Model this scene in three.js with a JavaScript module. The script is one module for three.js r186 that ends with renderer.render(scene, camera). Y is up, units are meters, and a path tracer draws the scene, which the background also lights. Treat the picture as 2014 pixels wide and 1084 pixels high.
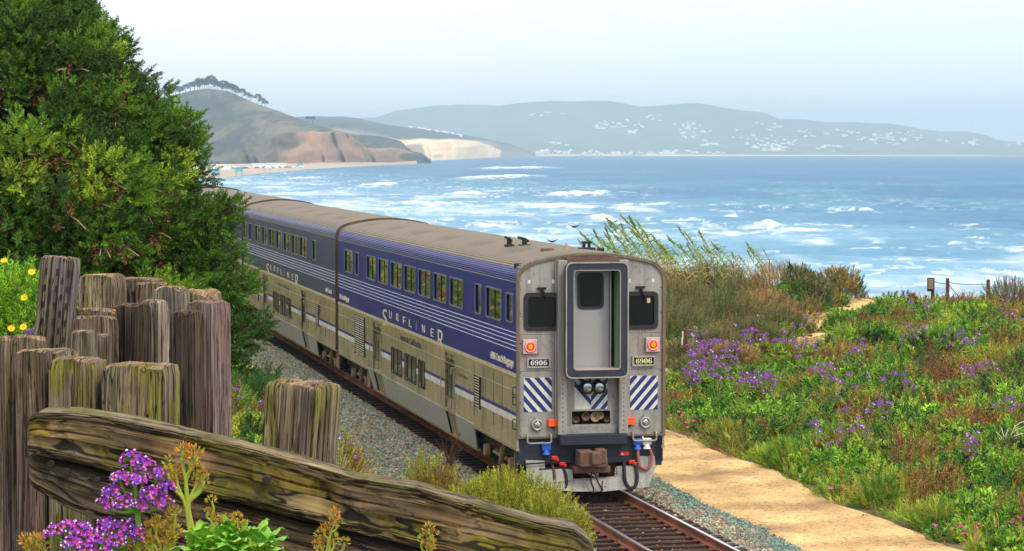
import * as THREE from 'three';
import { mergeGeometries, mergeVertices, toCreasedNormals } from 'three/addons/utils/BufferGeometryUtils.js';
import { RoundedBoxGeometry } from 'three/addons/geometries/RoundedBoxGeometry.js';
import { TextGeometry } from 'three/addons/geometries/TextGeometry.js';
import { FontLoader } from 'three/addons/loaders/FontLoader.js';

// ------------------------------------------------------------------ camera, sky, sun, exposure, haze
const W = 1024, HH = 551;
const EYE = 6.98, F = 5000, CX = 1007, CY = 542, HORIZON = 298;     // photograph pixels, rail top near the train's end is y = 0
const PITCH = Math.atan((CY - HORIZON) / F);
const scene = new THREE.Scene();
const camera = new THREE.PerspectiveCamera(2 * Math.atan(542 / F) * 180 / Math.PI, W / HH, 0.3, 60000);
camera.position.set(0, EYE, 0); camera.rotation.x = -PITCH;
scene.add(camera);
const renderer = new THREE.WebGLRenderer({ antialias: true });
renderer.setSize(W, HH);
renderer.shadowMap.enabled = true;
renderer.toneMapping = THREE.LinearToneMapping;
renderer.toneMappingExposure = .84;

const clamp = (v, a = 0, b = 1) => Math.min(b, Math.max(a, v));
const sst = (a, b, v) => { const t = clamp((v - a) / (b - a)); return t * t * (3 - 2 * t); };
const lerp = (a, b, t) => a + (b - a) * t;
function rng(seed) { let a = seed >>> 0; return () => { a = (a + 0x6D2B79F5) | 0; let t = Math.imul(a ^ (a >>> 15), 1 | a); t = (t + Math.imul(t ^ (t >>> 7), 61 | t)) ^ t; return ((t ^ (t >>> 14)) >>> 0) / 4294967296; }; }
function hash(x, y, z = 0) { let h = Math.imul(x | 0, 374761393) ^ Math.imul(y | 0, 668265263) ^ Math.imul(z | 0, 1274126177); h = Math.imul(h ^ (h >>> 13), 1274126177); return ((h ^ (h >>> 16)) >>> 0) / 4294967296; }
function noise(x, y, z = 0, px = 0, py = 0) {                       // value noise, periodic in x and y if asked
  const xi = Math.floor(x), yi = Math.floor(y), zi = Math.floor(z);
  let fx = x - xi, fy = y - yi, fz = z - zi; fx = fx * fx * (3 - 2 * fx); fy = fy * fy * (3 - 2 * fy); fz = fz * fz * (3 - 2 * fz);
  const m = (v, p) => p ? ((v % p) + p) % p : v;
  const x0 = m(xi, px), x1 = m(xi + 1, px), y0 = m(yi, py), y1 = m(yi + 1, py);
  const l = (k) => lerp(lerp(hash(x0, y0, k), hash(x1, y0, k), fx), lerp(hash(x0, y1, k), hash(x1, y1, k), fx), fy);
  return fz === 0 ? l(zi) : lerp(l(zi), l(zi + 1), fz);
}
function fbm(x, y, z = 0, o = 4) { let s = 0, a = .5, t = 0; for (let i = 0; i < o; i++) { s += a * noise(x, y, z + i * 17); t += a; a *= .5; x *= 2.03; y *= 2.03; } return s / t; }
function pfbm(u, v, fx, fy, seed, o = 4) { let s = 0, a = .5, t = 0; for (let i = 0; i < o; i++) { s += a * noise(u * fx, v * fy, seed + i * 17, fx, fy); t += a; a *= .5; fx *= 2; fy *= 2; } return s / t; }
const s2l = (v) => v <= 0.04045 ? v / 12.92 : Math.pow((v + .055) / 1.055, 2.4);
const rgb = (r, g, b) => new THREE.Color(s2l(r / 255), s2l(g / 255), s2l(b / 255));

// a pixel of the photograph at a horizontal distance D -> a point of the place
function at(px, py, D) {
  const dx = (px - CX) / F, dy = (CY - py) / F, c = Math.cos(PITCH), s = Math.sin(PITCH);
  const y = dy * c - s, z = -dy * s - c, k = D / -z;
  return new THREE.Vector3(dx * k, EYE + y * k, z * k);
}

// pale thin overcast: warm white to the left, bluer to the right
{
  const w = 512, h = 256, d = new Float32Array(w * h * 4);
  for (let j = 0; j < h; j++) for (let i = 0; i < w; i++) {
    const el = (j + .5) / h * Math.PI - Math.PI / 2;                  // row 0 is straight down
    const az = ((i + .5) / w - .5) * 2 * Math.PI;                     // checked below: az = 0 looks along +x
    const dx = Math.cos(el) * Math.cos(az), dy = Math.sin(el), dz = Math.cos(el) * Math.sin(az);
    const right = sst(-.12, .26, dx + (dz > -.2 ? .1 : 0));
    const up = clamp(dy);
    const n = fbm(dx * 5 + 3, dz * 5 + dy * 9, 3, 4) - .5;
    const n2 = fbm(dx * 14 + 1, dy * 40, 8, 3) - .5;
    let r = lerp(1.70, 1.34, right), g = lerp(1.66, 1.56, right), b = lerp(1.61, 1.66, right);
    const t = sst(0.06, .6, up);                                      // an overcast sky is brightest overhead
    r = lerp(r, 1.36, t); g = lerp(g, 1.37, t); b = lerp(b, 1.41, t);
    const k = (1 + n * .14 + n2 * .05) * (1 + .85 * clamp((up - .04) / .96));
    const q = (j * w + i) * 4; d[q] = r * k; d[q + 1] = g * k; d[q + 2] = b * k; d[q + 3] = 1;
  }
  const sky = new THREE.DataTexture(d, w, h, THREE.RGBAFormat, THREE.FloatType);
  sky.mapping = THREE.EquirectangularReflectionMapping; sky.magFilter = THREE.LinearFilter; sky.minFilter = THREE.LinearFilter; sky.wrapS = THREE.RepeatWrapping; sky.needsUpdate = true;
  scene.background = sky; scene.environment = sky;
}
const sun = new THREE.DirectionalLight(0xffefd6, 2.4);
sun.position.set(34, 62, 42); sun.target.position.set(0, 0, -50);
sun.position.add(sun.target.position);
sun.castShadow = true; sun.shadow.radius = 22;
Object.assign(sun.shadow.camera, { left: -80, right: 80, top: 80, bottom: -80, near: 1, far: 300 });
scene.add(sun, sun.target);
scene.fog = new THREE.FogExp2(0xc9e8ff, 1.4e-4);

// ------------------------------------------------------------------ naming and building helpers
const taken = new Map();
function numbered(name) { const n = taken.get(name) || 0; taken.set(name, n + 1); return n ? name + '_' + String(n).padStart(3, '0') : name; }
function tag(o, label, category, group, kind) { if (label) o.userData.label = label; if (category) o.userData.category = category; if (group) o.userData.group = group; if (kind) o.userData.kind = kind; return o; }
function thing(name, label, category, group, pos, turn = 0) { const g = new THREE.Group(); g.name = numbered(name); scene.add(g); if (pos) g.position.copy(pos); g.rotation.y = turn; return tag(g, label, category, group); }
function part(name, geo, mat, parent, kind) {
  if (Array.isArray(geo)) geo = merge(geo);
  const m = new THREE.Mesh(geo, mat); m.name = parent ? name : numbered(name); m.castShadow = m.receiveShadow = true; (parent || scene).add(m); if (kind) m.userData.kind = kind; return m;
}
function copyOf(o, label, group) { const c = o.clone(); c.userData = { ...o.userData }; c.name = numbered(o.name.replace(/_\d{3}$/, '')); if (label) c.userData.label = label; if (group) c.userData.group = group; scene.add(c); return c; }
function merge(list) {
  const anyC = list.some(g => g.attributes.color);
  list = list.map(g => {
    g = g.index ? g.toNonIndexed() : g;
    for (const k of Object.keys(g.attributes)) if (!['position', 'normal', 'uv', 'color'].includes(k)) g.deleteAttribute(k);
    const n = g.attributes.position.count;
    if (!g.attributes.normal) g.computeVertexNormals();
    if (!g.attributes.uv) g.setAttribute('uv', new THREE.BufferAttribute(new Float32Array(n * 2), 2));
    if (anyC && !g.attributes.color) g.setAttribute('color', new THREE.BufferAttribute(new Float32Array(n * 3).fill(1), 3));
    return g;
  });
  return mergeGeometries(list);
}
const box = (x0, x1, y0, y1, z0, z1) => { const g = new THREE.BoxGeometry(x1 - x0, y1 - y0, z1 - z0); g.translate((x0 + x1) / 2, (y0 + y1) / 2, (z0 + z1) / 2); return g; };
const rbox = (x0, x1, y0, y1, z0, z1, r = .01, n = 2) => { const g = new RoundedBoxGeometry(x1 - x0, y1 - y0, z1 - z0, n, r); g.translate((x0 + x1) / 2, (y0 + y1) / 2, (z0 + z1) / 2); return g; };
const V = (x, y, z) => new THREE.Vector3(x, y, z);
const tube = (pts, r, seg = 16, rad = 6) => new THREE.TubeGeometry(new THREE.CatmullRomCurve3(pts), seg, r, rad);
function rod(a, b, r0, r1 = r0, n = 6) { const d = b.clone().sub(a), g = new THREE.CylinderGeometry(r1, r0, d.length(), n); g.translate(0, d.length() / 2, 0); g.applyQuaternion(new THREE.Quaternion().setFromUnitVectors(V(0, 1, 0), d.normalize())); g.translate(a.x, a.y, a.z); return g; }
function grid(nu, nv, f, col, uvf) {                                 // a sheet of nu x nv points
  const p = new Float32Array(nu * nv * 3), uv = new Float32Array(nu * nv * 2), c = col && new Float32Array(nu * nv * 3), idx = [];
  for (let j = 0; j < nv; j++) for (let i = 0; i < nu; i++) {
    const k = j * nu + i, q = f(i / (nu - 1), j / (nv - 1)); p.set([q.x, q.y, q.z], k * 3);
    const w = uvf ? uvf(q, i / (nu - 1), j / (nv - 1)) : [q.x, q.z]; uv.set(w, k * 2);
    if (c) { const e = col(q, i / (nu - 1), j / (nv - 1)); c.set([e.r, e.g, e.b], k * 3); }
  }
  for (let j = 0; j < nv - 1; j++) for (let i = 0; i < nu - 1; i++) { const a = j * nu + i, b = a + 1, e = a + nu, g = e + 1; idx.push(a, b, g, a, g, e); }
  const g = new THREE.BufferGeometry(); g.setAttribute('position', new THREE.BufferAttribute(p, 3)); g.setAttribute('uv', new THREE.BufferAttribute(uv, 2)); if (c) g.setAttribute('color', new THREE.BufferAttribute(c, 3));
  g.setIndex(idx); g.computeVertexNormals(); return g;
}
function tex(w, h, f, srgb = true) {                                 // f(u, v) -> [r, g, b] 0..255
  const d = new Uint8Array(w * h * 4);
  for (let j = 0; j < h; j++) for (let i = 0; i < w; i++) { const c = f((i + .5) / w, (j + .5) / h), q = (j * w + i) * 4; d[q] = clamp(c[0], 0, 255); d[q + 1] = clamp(c[1], 0, 255); d[q + 2] = clamp(c[2], 0, 255); d[q + 3] = 255; }
  const t = new THREE.DataTexture(d, w, h); t.wrapS = t.wrapT = THREE.RepeatWrapping; t.magFilter = THREE.LinearFilter; t.minFilter = THREE.LinearMipmapLinearFilter; t.generateMipmaps = true; if (srgb) t.colorSpace = THREE.SRGBColorSpace; t.needsUpdate = true; return t;
}
const std = (o) => new THREE.MeshStandardMaterial(o);
const phys = (o) => new THREE.MeshPhysicalMaterial(o);
function instances(name, geo, mat, list, parent, kind = 'stuff') {    // list of [Matrix4, Color?]
  const m = new THREE.InstancedMesh(geo, mat, list.length); m.name = parent ? name : numbered(name);
  const tint = list.some(e => e[1]);
  list.forEach((e, i) => { m.setMatrixAt(i, e[0]); if (tint) m.setColorAt(i, e[1] || new THREE.Color(1, 1, 1)); });
  m.castShadow = m.receiveShadow = true; if (kind) m.userData.kind = kind; (parent || scene).add(m); return m;
}
const _o = new THREE.Object3D();
function mat4(p, s = 1, rx = 0, ry = 0, rz = 0) { _o.position.copy(p); _o.rotation.set(rx, ry, rz, 'YXZ'); if (s.isVector3) _o.scale.copy(s); else _o.scale.setScalar(s); _o.updateMatrix(); return _o.matrix.clone(); }

// ------------------------------------------------------------------ the lie of the land (metres)
const YAW = 12.05 * Math.PI / 180, TX = 1.61, TD = 51.6, TS = Math.tan(YAW), CO = Math.cos(YAW), SI = Math.sin(YAW);
const xc = (D) => TX - TS * (D - TD);                                 // centre line of the track at distance D
const uOf = (x, z) => (x - xc(-z)) * CO;                              // metres to the right of the track
const fromDU = (D, u) => [xc(D) + u / CO, -D];
const SEA = EYE - 16;
const edgeU = (D) => clamp(26 + (100 - D) * .43, 17.5, 40);
function groundY(x, z) {
  const D = -z, u = uOf(x, z);
  if (u < 0) {
    const a = -u;
    let y = a < 1.75 ? -.24 : lerp(-.24, -.5, sst(1.6, 3.0, a));
    y += 3.5 * sst(3.3, 9.2, a);
    const near = sst(20, 13, D);
    y += lerp(2.2 * sst(9, 13, a), 2.05 * sst(8.6, 10.4, a), near);
    if (a > 3.2) y += (fbm(x * .5, z * .5, 2, 3) - .5) * .35 * sst(3.2, 5, a);
    return y;
  }
  let y = u < 1.75 ? -.24 : lerp(-.24, -.47, sst(1.6, 3.1, u));
  y += (fbm(x * .7, z * .7, 5, 3) - .5) * .10 * sst(2.9, 3.6, u) * sst(6.5, 5.4, u);
  y += 1.15 * sst(5.5, 24, u) + (fbm(x * .45, z * .45, 9, 3) - .5) * 1.0 * sst(5.8, 9, u);
  const e = edgeU(D);
  y = lerp(y, SEA - .5, sst(e, e + 9, u));
  return y;
}

// ------------------------------------------------------------------ ground
const soilTex = tex(512, 512, (u, v) => { const n = pfbm(u, v, 6, 6, 1, 6), m = pfbm(u, v, 40, 40, 4, 3), k = (.62 + .5 * n + (m - .5) * .5) * 255; return [k, k * .985, k * .96]; });
const soilBump = tex(512, 512, (u, v) => { const k = (pfbm(u, v, 24, 24, 6, 4) * .7 + pfbm(u, v, 90, 90, 7, 2) * .3) * 255; return [k, k, k]; }, false);
const M = {};
M.ground = std({ vertexColors: true, map: soilTex, bumpMap: soilBump, bumpScale: .03, roughness: 1 });
{
  const us = [], Ds = [];
  for (let a = -60; a < -12; a += 3) us.push(a); for (let a = -12; a < 8; a += .25) us.push(a); for (let a = 8; a < 34; a += .5) us.push(a); for (let a = 34; a <= 70; a += 4) us.push(a);
  for (let D = -30; D < 4; D += 4) Ds.push(D); for (let D = 4; D < 62; D += .5) Ds.push(D); for (let D = 62; D < 130; D += 1); for (let D = 62; D < 200; D += 1.5) Ds.push(D); for (let D = 200; D <= 700; D += 25) Ds.push(D);
  const soil = rgb(120, 105, 78), green = rgb(92, 98, 48), grav = rgb(150, 144, 120), bluff = rgb(180, 145, 105);
  const g = grid(us.length, Ds.length, (i, j) => {
    const u = us[Math.round(i * (us.length - 1))], D = Ds[Math.round(j * (Ds.length - 1))]; const [x, z] = fromDU(D, u); return V(x, groundY(x, z), z);
  }, (q) => {
    const u = uOf(q.x, q.z), n = fbm(q.x * .6, q.z * .6, 3, 3);
    const c = new THREE.Color();
    if (Math.abs(u) < 3.2) c.copy(grav); else if (q.y < -2 && u > 10) c.copy(bluff); else c.copy(soil).lerp(green, sst(.35, .65, n));
    return c;
  }, (q) => [q.x * .5, q.z * .5]);
  tag(part('ground', g, M.ground), null, null, null, 'structure');
}
// the sandy path beside the ballast, with its spur to the stake and the trail over the crest
const sandTex = tex(1024, 1024, (u, v) => { const n = pfbm(u, v, 3, 3, 61, 6), m = pfbm(u, v, 120, 120, 64, 2), peb = pfbm(u, v, 70, 70, 66, 2), k = (.82 + .62 * (n - .5) + (m - .5) * .22) * (peb > .72 ? .7 : 1) * 255; return [k, k * lerp(.97, 1.0, n), k * lerp(.93, 1.0, n)]; });
const sandBump = tex(512, 512, (u, v) => { const k = (pfbm(u, v, 5, 5, 71, 6)) * 255; return [k, k, k]; }, false);
M.path = std({ color: rgb(232, 190, 128), map: sandTex, bumpMap: sandBump, bumpScale: .02, roughness: 1 });
function strip(name, line, mat, lift, n = 160, nu = 14) {           // line(t) -> [x0,z0,x1,z1]
  const g = grid(nu, n, (i, j) => { const [a, b, c, d] = line(j); const x = lerp(a, c, i), z = lerp(b, d, i), m = Math.min(i, 1 - i), rut = n > 100 ? .035 * (sst(.09, 0, Math.abs(i - .34 - .05 * noise(j * 9, 1))) + sst(.09, 0, Math.abs(i - .68 - .05 * noise(j * 9, 4)))) - .03 * fbm(x * 1.6, z * 1.6, 4, 3) : 0; return V(x, groundY(x, z) + lift - rut - .05 * sst(.06, 0, m), z); }, null, q => [q.x * .23 + .11 * q.z, q.z * .23 - .05 * q.x]);
  return tag(part(name, g, mat), null, null, null, 'structure');
}
strip('path', (t) => { const D = lerp(38, 92, t); const w = (fbm(D * .35, 3, 1, 3) - .5) * .9, w2 = (fbm(D * .4, 8, 2, 3) - .5) * .5; const a = fromDU(D, 2.75 + w2), b = fromDU(D, 5.75 + w + 4.2 * sst(70, 84, D)); return [...a, ...b]; }, M.path, .05, 300, 40);
strip('path', (t) => { const p = [[1560, 712, 84.5], [1600, 676, 89], [1632, 652, 95], [1668, 636, 100], [1700, 628, 104]], s = t * 3.999, i = Math.floor(s), f = s - i; const A = at(...p[i]), B = at(...p[i + 1]); const x = lerp(A.x, B.x, f), z = lerp(A.z, B.z, f); return [x - .8, z, x + 1.0, z - .3]; }, M.path, .10, 40, 8);

// ------------------------------------------------------------------ the sea: real swell, breakers and foam laid out in metres
const offshore = (x, D) => x - (TX - TS * (D - TD)) - 40 - 130 * sst(1900, 3400, D);
const breakers = [ // two ends (pixels, both at sea level), height, thickness in metres
  [965, 402, 1310, 414, .9, 9], [1055, 386, 1205, 379, 1.7, 14], [1448, 447, 1552, 445, 1.0, 3.6], [1530, 455, 1632, 453, .8, 3.2], [1658, 415, 1728, 417, .9, 4.5],
  [1893, 528, 2040, 545, .6, 2.6], [865, 384, 965, 380, 1.3, 14], [1408, 427, 1452, 425, .8, 4], [1150, 430, 1225, 433, .7, 6], [930, 443, 1010, 446, .7, 6], [1890, 467, 1950, 470, .5, 3],
  [700, 366, 790, 362, 1.4, 20], [880, 352, 1080, 345, 1.5, 26], [930, 331, 1110, 329, 1.6, 40], [780, 398, 900, 402, .8, 9], [1200, 405, 1330, 398, .4, 8], [560, 352, 640, 349, 1.2, 22],
].map(([a, b, c, d, h, w]) => { const D0 = 80000 / (b - HORIZON), D1 = 80000 / (d - HORIZON); return { x0: (a - CX) / F * D0, D0, x1: (c - CX) / F * D1, D1, h, w }; });
function seaAt(x, D) {
  const off = offshore(x, D), calm = clamp(1400 / D, .35, 1);
  const swell = Math.sin(D / 7.5 + x / 45 + 3.2 * fbm(x / 60, D / 44, 5, 2)), chop = fbm(x / 4.2, D / 3.2, 2, 3) - .5, chop2 = fbm(x / 12, D / 9, 12, 3) - .5;
  let y = calm * (.30 * swell * (.3 + noise(x / 80, D / 50, 7)) + .95 * chop + 1.0 * chop2);
  const dens = lerp(.56, .47, sst(30, 110, off)) - .15 * sst(100, 200, off) - .13 * sst(220, 520, off);
  const n = fbm(x / 30 + .8 * noise(x / 18, D / 20, 31), D / 60, 3, 5) * .62 + fbm(x / 6, D / 14, 9, 4) * .38;
  let foam = .56 * sst(1 - dens - .05, 1 - dens + .2, n);
  const lace = 1 - Math.abs(2 * fbm(x / 9 + n * 3, D / 26, 51, 4) - 1); foam = Math.max(foam, .6 * sst(.90, .985, lace) * sst(330, 130, off) * sst(.3, .55, noise(x / 40, D / 50, 52)));
  foam = Math.max(foam, .8 * sst(.70, .78, fbm(x / 5, D / 9, 61, 4)) * sst(.5, .7, noise(x / 60, D / 45, 62)) * calm * (1 - .8 * sst(110, 190, off)));
  foam *= .45 + .75 * fbm(x / 1.6, D / 3, 21, 3);
  for (const b of breakers) {
    const dx = b.x1 - b.x0, t = (x - b.x0) / dx; if (t < -.1 || t > 1.1) continue;
    const len = Math.abs(dx), wob = (fbm(x / Math.max(len * .22, 7), 3, b.h * 9, 3) - .5) * b.w * 1.6, Dc = lerp(b.D0, b.D1, t) + wob, e = (D - Dc) / b.w;
    if (Math.abs(e) > 7) continue;
    const env = Math.pow(Math.max(0, Math.sin(Math.PI * clamp(t))), .7) * (.35 + .9 * fbm(x / Math.max(len * .13, 2.5), 1, 40 + b.h * 3, 2));
    y += b.h * 1.15 * env * (.72 + .56 * fbm(x / 3.2, D / 3, 71, 2)) * Math.exp(-(e > 0 ? e * e / 3 : e * e * 2.6));
    const rag = .5 * (fbm(x / 1.3, D / 3, 3, 3) - .5);
    foam = Math.max(foam, 1.25 * env * sst(.6, .15, Math.abs(e + .35) + rag) * 1.1, env * sst(.42, .62, fbm(x / 3, D / 7, 5, 4)) * sst(-6.5, -1, e) * (e < 0 ? .9 : 0));
  }
  return [y, clamp(foam)];
}
{
  const nA = 1100, rows = [];
  for (let D = 200; D < 9300; D *= 1 + clamp(.0036 * Math.pow(D / 300, .6), .0034, .02)) rows.push(D);
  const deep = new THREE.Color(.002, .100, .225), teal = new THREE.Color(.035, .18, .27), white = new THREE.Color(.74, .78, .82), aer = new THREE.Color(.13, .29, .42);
  const cache = new Map();
  const g = grid(nA, rows.length, (i, j) => {
    const D = rows[Math.round(j * (rows.length - 1))], x = (i - .5) * 2 * D * .235; const [y, f] = seaAt(x, D); cache.set(Math.round(j * (rows.length - 1)) * nA + Math.round(i * (nA - 1)), f); return V(x, SEA + y * (D < 5000 ? 1 : .5), -D);
  }, (q, i, j) => {
    const D = -q.z, f = cache.get(Math.round(j * (rows.length - 1)) * nA + Math.round(i * (nA - 1))), off = offshore(q.x, D);
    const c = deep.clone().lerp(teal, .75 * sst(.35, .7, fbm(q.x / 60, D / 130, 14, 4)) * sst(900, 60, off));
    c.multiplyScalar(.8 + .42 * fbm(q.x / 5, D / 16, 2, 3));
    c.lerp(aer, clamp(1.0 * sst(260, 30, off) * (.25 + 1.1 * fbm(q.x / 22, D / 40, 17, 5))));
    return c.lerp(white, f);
  });
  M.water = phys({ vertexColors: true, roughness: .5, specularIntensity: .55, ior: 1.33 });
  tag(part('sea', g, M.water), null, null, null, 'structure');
  // the rest of the water, outside the view
  const o = new THREE.RingGeometry(150, 12000, 96, 1, 0, Math.PI * 2); o.rotateX(-Math.PI / 2); o.translate(0, SEA - 2.2, 0);
  tag(part('sea', o, phys({ color: deep, roughness: .5, specularIntensity: .55 })), null, null, null, 'structure');
}

// ------------------------------------------------------------------ far coast
const seaD = (py) => 80000 / (py - HORIZON);
function pick(tab, x, k) { let i = 0; while (i < tab.length - 2 && tab[i + 1][0] < x) i++; const a = tab[i], b = tab[i + 1], t = clamp((x - a[0]) / (b[0] - a[0])); return lerp(a[k], b[k], t); }
// a coast: for every bearing a foot on the water, a cliff top and a ridge, with gullies cut into it
function coast(name, tab, o) {                                       // tab rows: [bearing px, foot D, cliff-top py, cliff share of depth, ridge py, depth of hill]
  const px0 = tab[0][0], px1 = tab[tab.length - 1][0];
  const surf = (px, t) => {                                           // t 0 foot .. .35 cliff top .. .8 ridge .. 1 back
    const Df = pick(tab, px, 1), ct = pick(tab, px, 2), cs = pick(tab, px, 3), rp = pick(tab, px, 4), dep = pick(tab, px, 5);
    const Dc = Df + dep * cs, Dr = Df + dep, yc = EYE - (ct - HORIZON) / F * Dc, yr = EYE - (rp - HORIZON) / F * Dr, yf = SEA - 1;
    let D, y;
    if (t < .35) { const f = t / .35; D = lerp(Df, Dc, f * f * .6 + f * .4); y = lerp(yf, yc, Math.pow(f, .8)); }
    else if (t < .8) { const f = (t - .35) / .45; D = lerp(Dc, Dr, f); y = lerp(yc, yr, f); }
    else { const f = (t - .8) / .2; D = Dr + dep * f * 1.2; y = lerp(yr, yr * .5, f * f); }
    const X = (px - CX) / F * Df, gl = o.gully, damp = t < .8 ? Math.sin(Math.PI * clamp(t / .8)) : 0;
    const gul = (fbm(X / gl, t * 2.2, o.seed, 4) - .5) + .45 * (fbm(X / (gl * .28), t * 3 + X / gl * .5, o.seed + 3, 3) - .5);
    const rid = 1 - Math.abs(2 * fbm(X / (gl * .16), t * 1.3 + X / gl * .2, o.seed + 9, 4) - 1); D += gul * o.amp * damp + (rid - .75) * o.amp * .5 * damp * (t < .5 ? 1 : .7); y -= (1 - rid) * o.rough * .30 * damp * sst(.25, .5, t); y += (fbm(X / (gl * .5), t * 6, o.seed + 5, 4) - .5) * o.rough * damp + (t > .7 ? (fbm(X / (gl * .22), t, o.seed + 7, 3) - .5) * o.rough * .35 : 0);
    if (o.flute) D += o.flute * (1 - sst(.1, .6, Math.abs(2 * fbm(X / 15 + t, t * .7, o.seed + 12, 3) - 1) * 2)) * sst(.0, .06, t) * sst(.5, .36, t);
    return V((px - CX) / F * D, y, -D);
  };
  const g = grid(o.nu || 420, o.nv || 90, (i, j) => surf(lerp(px0, px1, i), j), (q, i, j) => o.col(lerp(px0, px1, i), j, q));
  const m = part(name, g, M.far); tag(m, null, null, null, 'structure'); m.userData.surf = undefined;
  return surf;
}
M.far = std({ vertexColors: true, roughness: 1 });
const cG = rgb(50, 62, 44), cD = rgb(28, 38, 30), cT = rgb(164, 128, 90), cP = rgb(146, 104, 78), cS = rgb(100, 90, 64), cW = rgb(235, 205, 160);
const headland = coast('headland', [
  [180, 2150, 318, .1, 215, 800], [300, 2200, 315, .1, 197, 800], [330, 2230, 315, .1, 191, 800], [380, 2290, 314, .1, 178, 800], [410, 2330, 312, .1, 174, 800], [450, 2370, 308, .08, 181, 780], [480, 2390, 296, .08, 193, 760], [520, 2410, 290, .09, 208, 740], [545, 2440, 266, .09, 216, 720], [600, 2540, 264, .1, 236, 640],
  [640, 2640, 264, .1, 249, 600], [672, 2730, 265, .1, 259, 560], [692, 2790, 270, .12, 262, 520], [720, 2890, 291, .1, 264, 460], [745, 2980, 292, .1, 266, 420], [770, 3080, 290, .1, 271, 380], [790, 3180, 292, .1, 278, 330], [800, 3240, 296, .12, 288, 280], [812, 3300, 300, .2, 297, 200], [828, 3380, 304, .3, 300, 160], [838, 3440, 310, .4, 307, 120], [848, 3500, 320, .4, 319.5, 60],
], {
  seed: 11, flute: 26, gully: 130, amp: 120, rough: 14, nu: 620, nv: 120, col: (px, t, q) => {
    const n = fbm(q.x / 60, q.y / 22 + q.z / 90, 3, 6), n2 = fbm(q.x / 9, q.y / 16, 6, 4), n3 = fbm(q.x / 4 + q.y / 9, q.y / 5, 13, 3);
    const c = cG.clone().lerp(cD, sst(.4, .62, n)).lerp(cS, .6 * sst(.52, .66, fbm(q.x / 90, q.y / 30, 9, 4)));
    const slide = sst(.56, .62, fbm(q.x / 30 + q.y / 22, q.y / 60, 5, 3)) * sst(500, 560, px) * sst(730, 660, px) * sst(.72, .6, t); c.lerp(cT, slide * .8);
    const face = sst(.38 + .05 * (n - .5), .34, t);
    if (px > 530) c.lerp(cT.clone().lerp(cP, n2).multiplyScalar(.75 + .5 * n2), face * sst(530, 565, px) * (1 - .85 * sst(.56, .62, fbm(q.x / 40, q.y / 25, 16, 3))));
    else c.lerp(cP.clone().lerp(cS, n2 * .6), .8 * sst(.37, .3, t) * sst(.15, .2, t) * sst(.4, .5, fbm(q.x / 35, 2, 8, 2)));
    if (px > 705) c.lerp(cD, sst(.34, .38, t) * .8);
    c.lerp(cD, .85 * sst(.50, .60, n3) * (t > .36 ? 1 : .25)); c.lerp(cS, .75 * sst(.5, .57, fbm(q.x / 34 + q.y / 30, q.y / 13, 37, 4)) * (t > .37)); c.lerp(cD, .8 * sst(.53, .6, fbm(q.x / 24, q.y / 12, 43, 4)) * (t > .37)); c.multiplyScalar(.5 + 1.0 * fbm(q.x / 15, q.y / 14, 6, 3));
    return c;
  },
});
const whiteCliffs = coast('cliffs', [
  [560, 4100, 268, .3, 232, 1500], [620, 4200, 262, .35, 229, 1500], [660, 4250, 250, .4, 231, 1400], [700, 4300, 256, .4, 233, 1400], [760, 4380, 268, .35, 244, 1300], [800, 4420, 276, .3, 251, 1200], [850, 4500, 279, .3, 257, 1100], [900, 5000, 276, .3, 264, 1000], [950, 6000, 281, .3, 271, 900], [1000, 7000, 288, .25, 282, 800], [1030, 7800, 295, .25, 291, 600], [1052, 8300, 305, .3, 303.5, 200],
], {
  seed: 27, flute: 40, gully: 260, amp: 300, rough: 22, nu: 360, nv: 80, col: (px, t, q) => {
    const n = fbm(q.x / 120, q.y / 30, 3, 4), c = cG.clone().lerp(cD, n);
    c.multiplyScalar(.7 + .6 * fbm(q.x / 20, q.y / 12, 19, 4)); return c.lerp(cW.clone().multiplyScalar(.75 + .5 * fbm(q.x / 26, q.y / 18, 23, 4)).lerp(cT, n * .5), sst(.46, .38, t + (n - .5) * .3) * (1 - .7 * sst(.54, .6, fbm(q.x / 90, q.y / 40, 8, 3))));
  },
});
const hillTab = [[560, 235], [640, 237], [740, 229], [780, 217], [850, 207], [900, 206], [980, 208], [1035, 201], [1085, 197], [1150, 199], [1200, 199], [1230, 204], [1262, 209], [1300, 207], [1340, 205], [1372, 203], [1420, 210], [1460, 217], [1500, 222], [1532, 235], [1580, 234], [1620, 238], [1680, 239], [1740, 244], [1800, 252], [1850, 257], [1905, 259], [1938, 266], [1960, 276], [2014, 281], [2100, 286], [2300, 298], [2400, 306]];
const farHills = coast('hills', hillTab.map(([p, r]) => [p, 9100, lerp(306, r, .25), .2, r, 2300]), {
  seed: 41, gully: 700, amp: 500, rough: 40, nu: 700, nv: 60, col: (px, t, q) => { const n = fbm(q.x / 200, q.y / 60, 3, 4); const c = rgb(112, 120, 92).lerp(rgb(72, 86, 64), n).multiplyScalar(.75 + .5 * fbm(q.x / 60, q.y / 25, 29, 4)); if (t < .03) c.copy(cW); return c; },
});
// beach under the headland
M.sand = std({ color: rgb(168, 150, 130), roughness: .95 });
{
  const bx = [[120, 356], [400, 352], [440, 350], [480, 345], [520, 341], [560, 337.5], [600, 334], [650, 331], [700, 328], [760, 325], [820, 323]];   // the water line
  const g = grid(80, 12, (i, j) => { const px = lerp(120, 820, i), D0 = seaD(pick(bx, px, 1)), D1 = pick([[180, 2160], [450, 2360], [600, 2580], [700, 2840], [845, 3520]], px, 1), D = lerp(D0, Math.max(D1, D0 + 5), j); return V((px - CX) / F * D, SEA + .1 + 4.4 * Math.sqrt(j), -D); });
  tag(part('beach', g, M.sand), null, null, null, 'structure');
}

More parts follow.
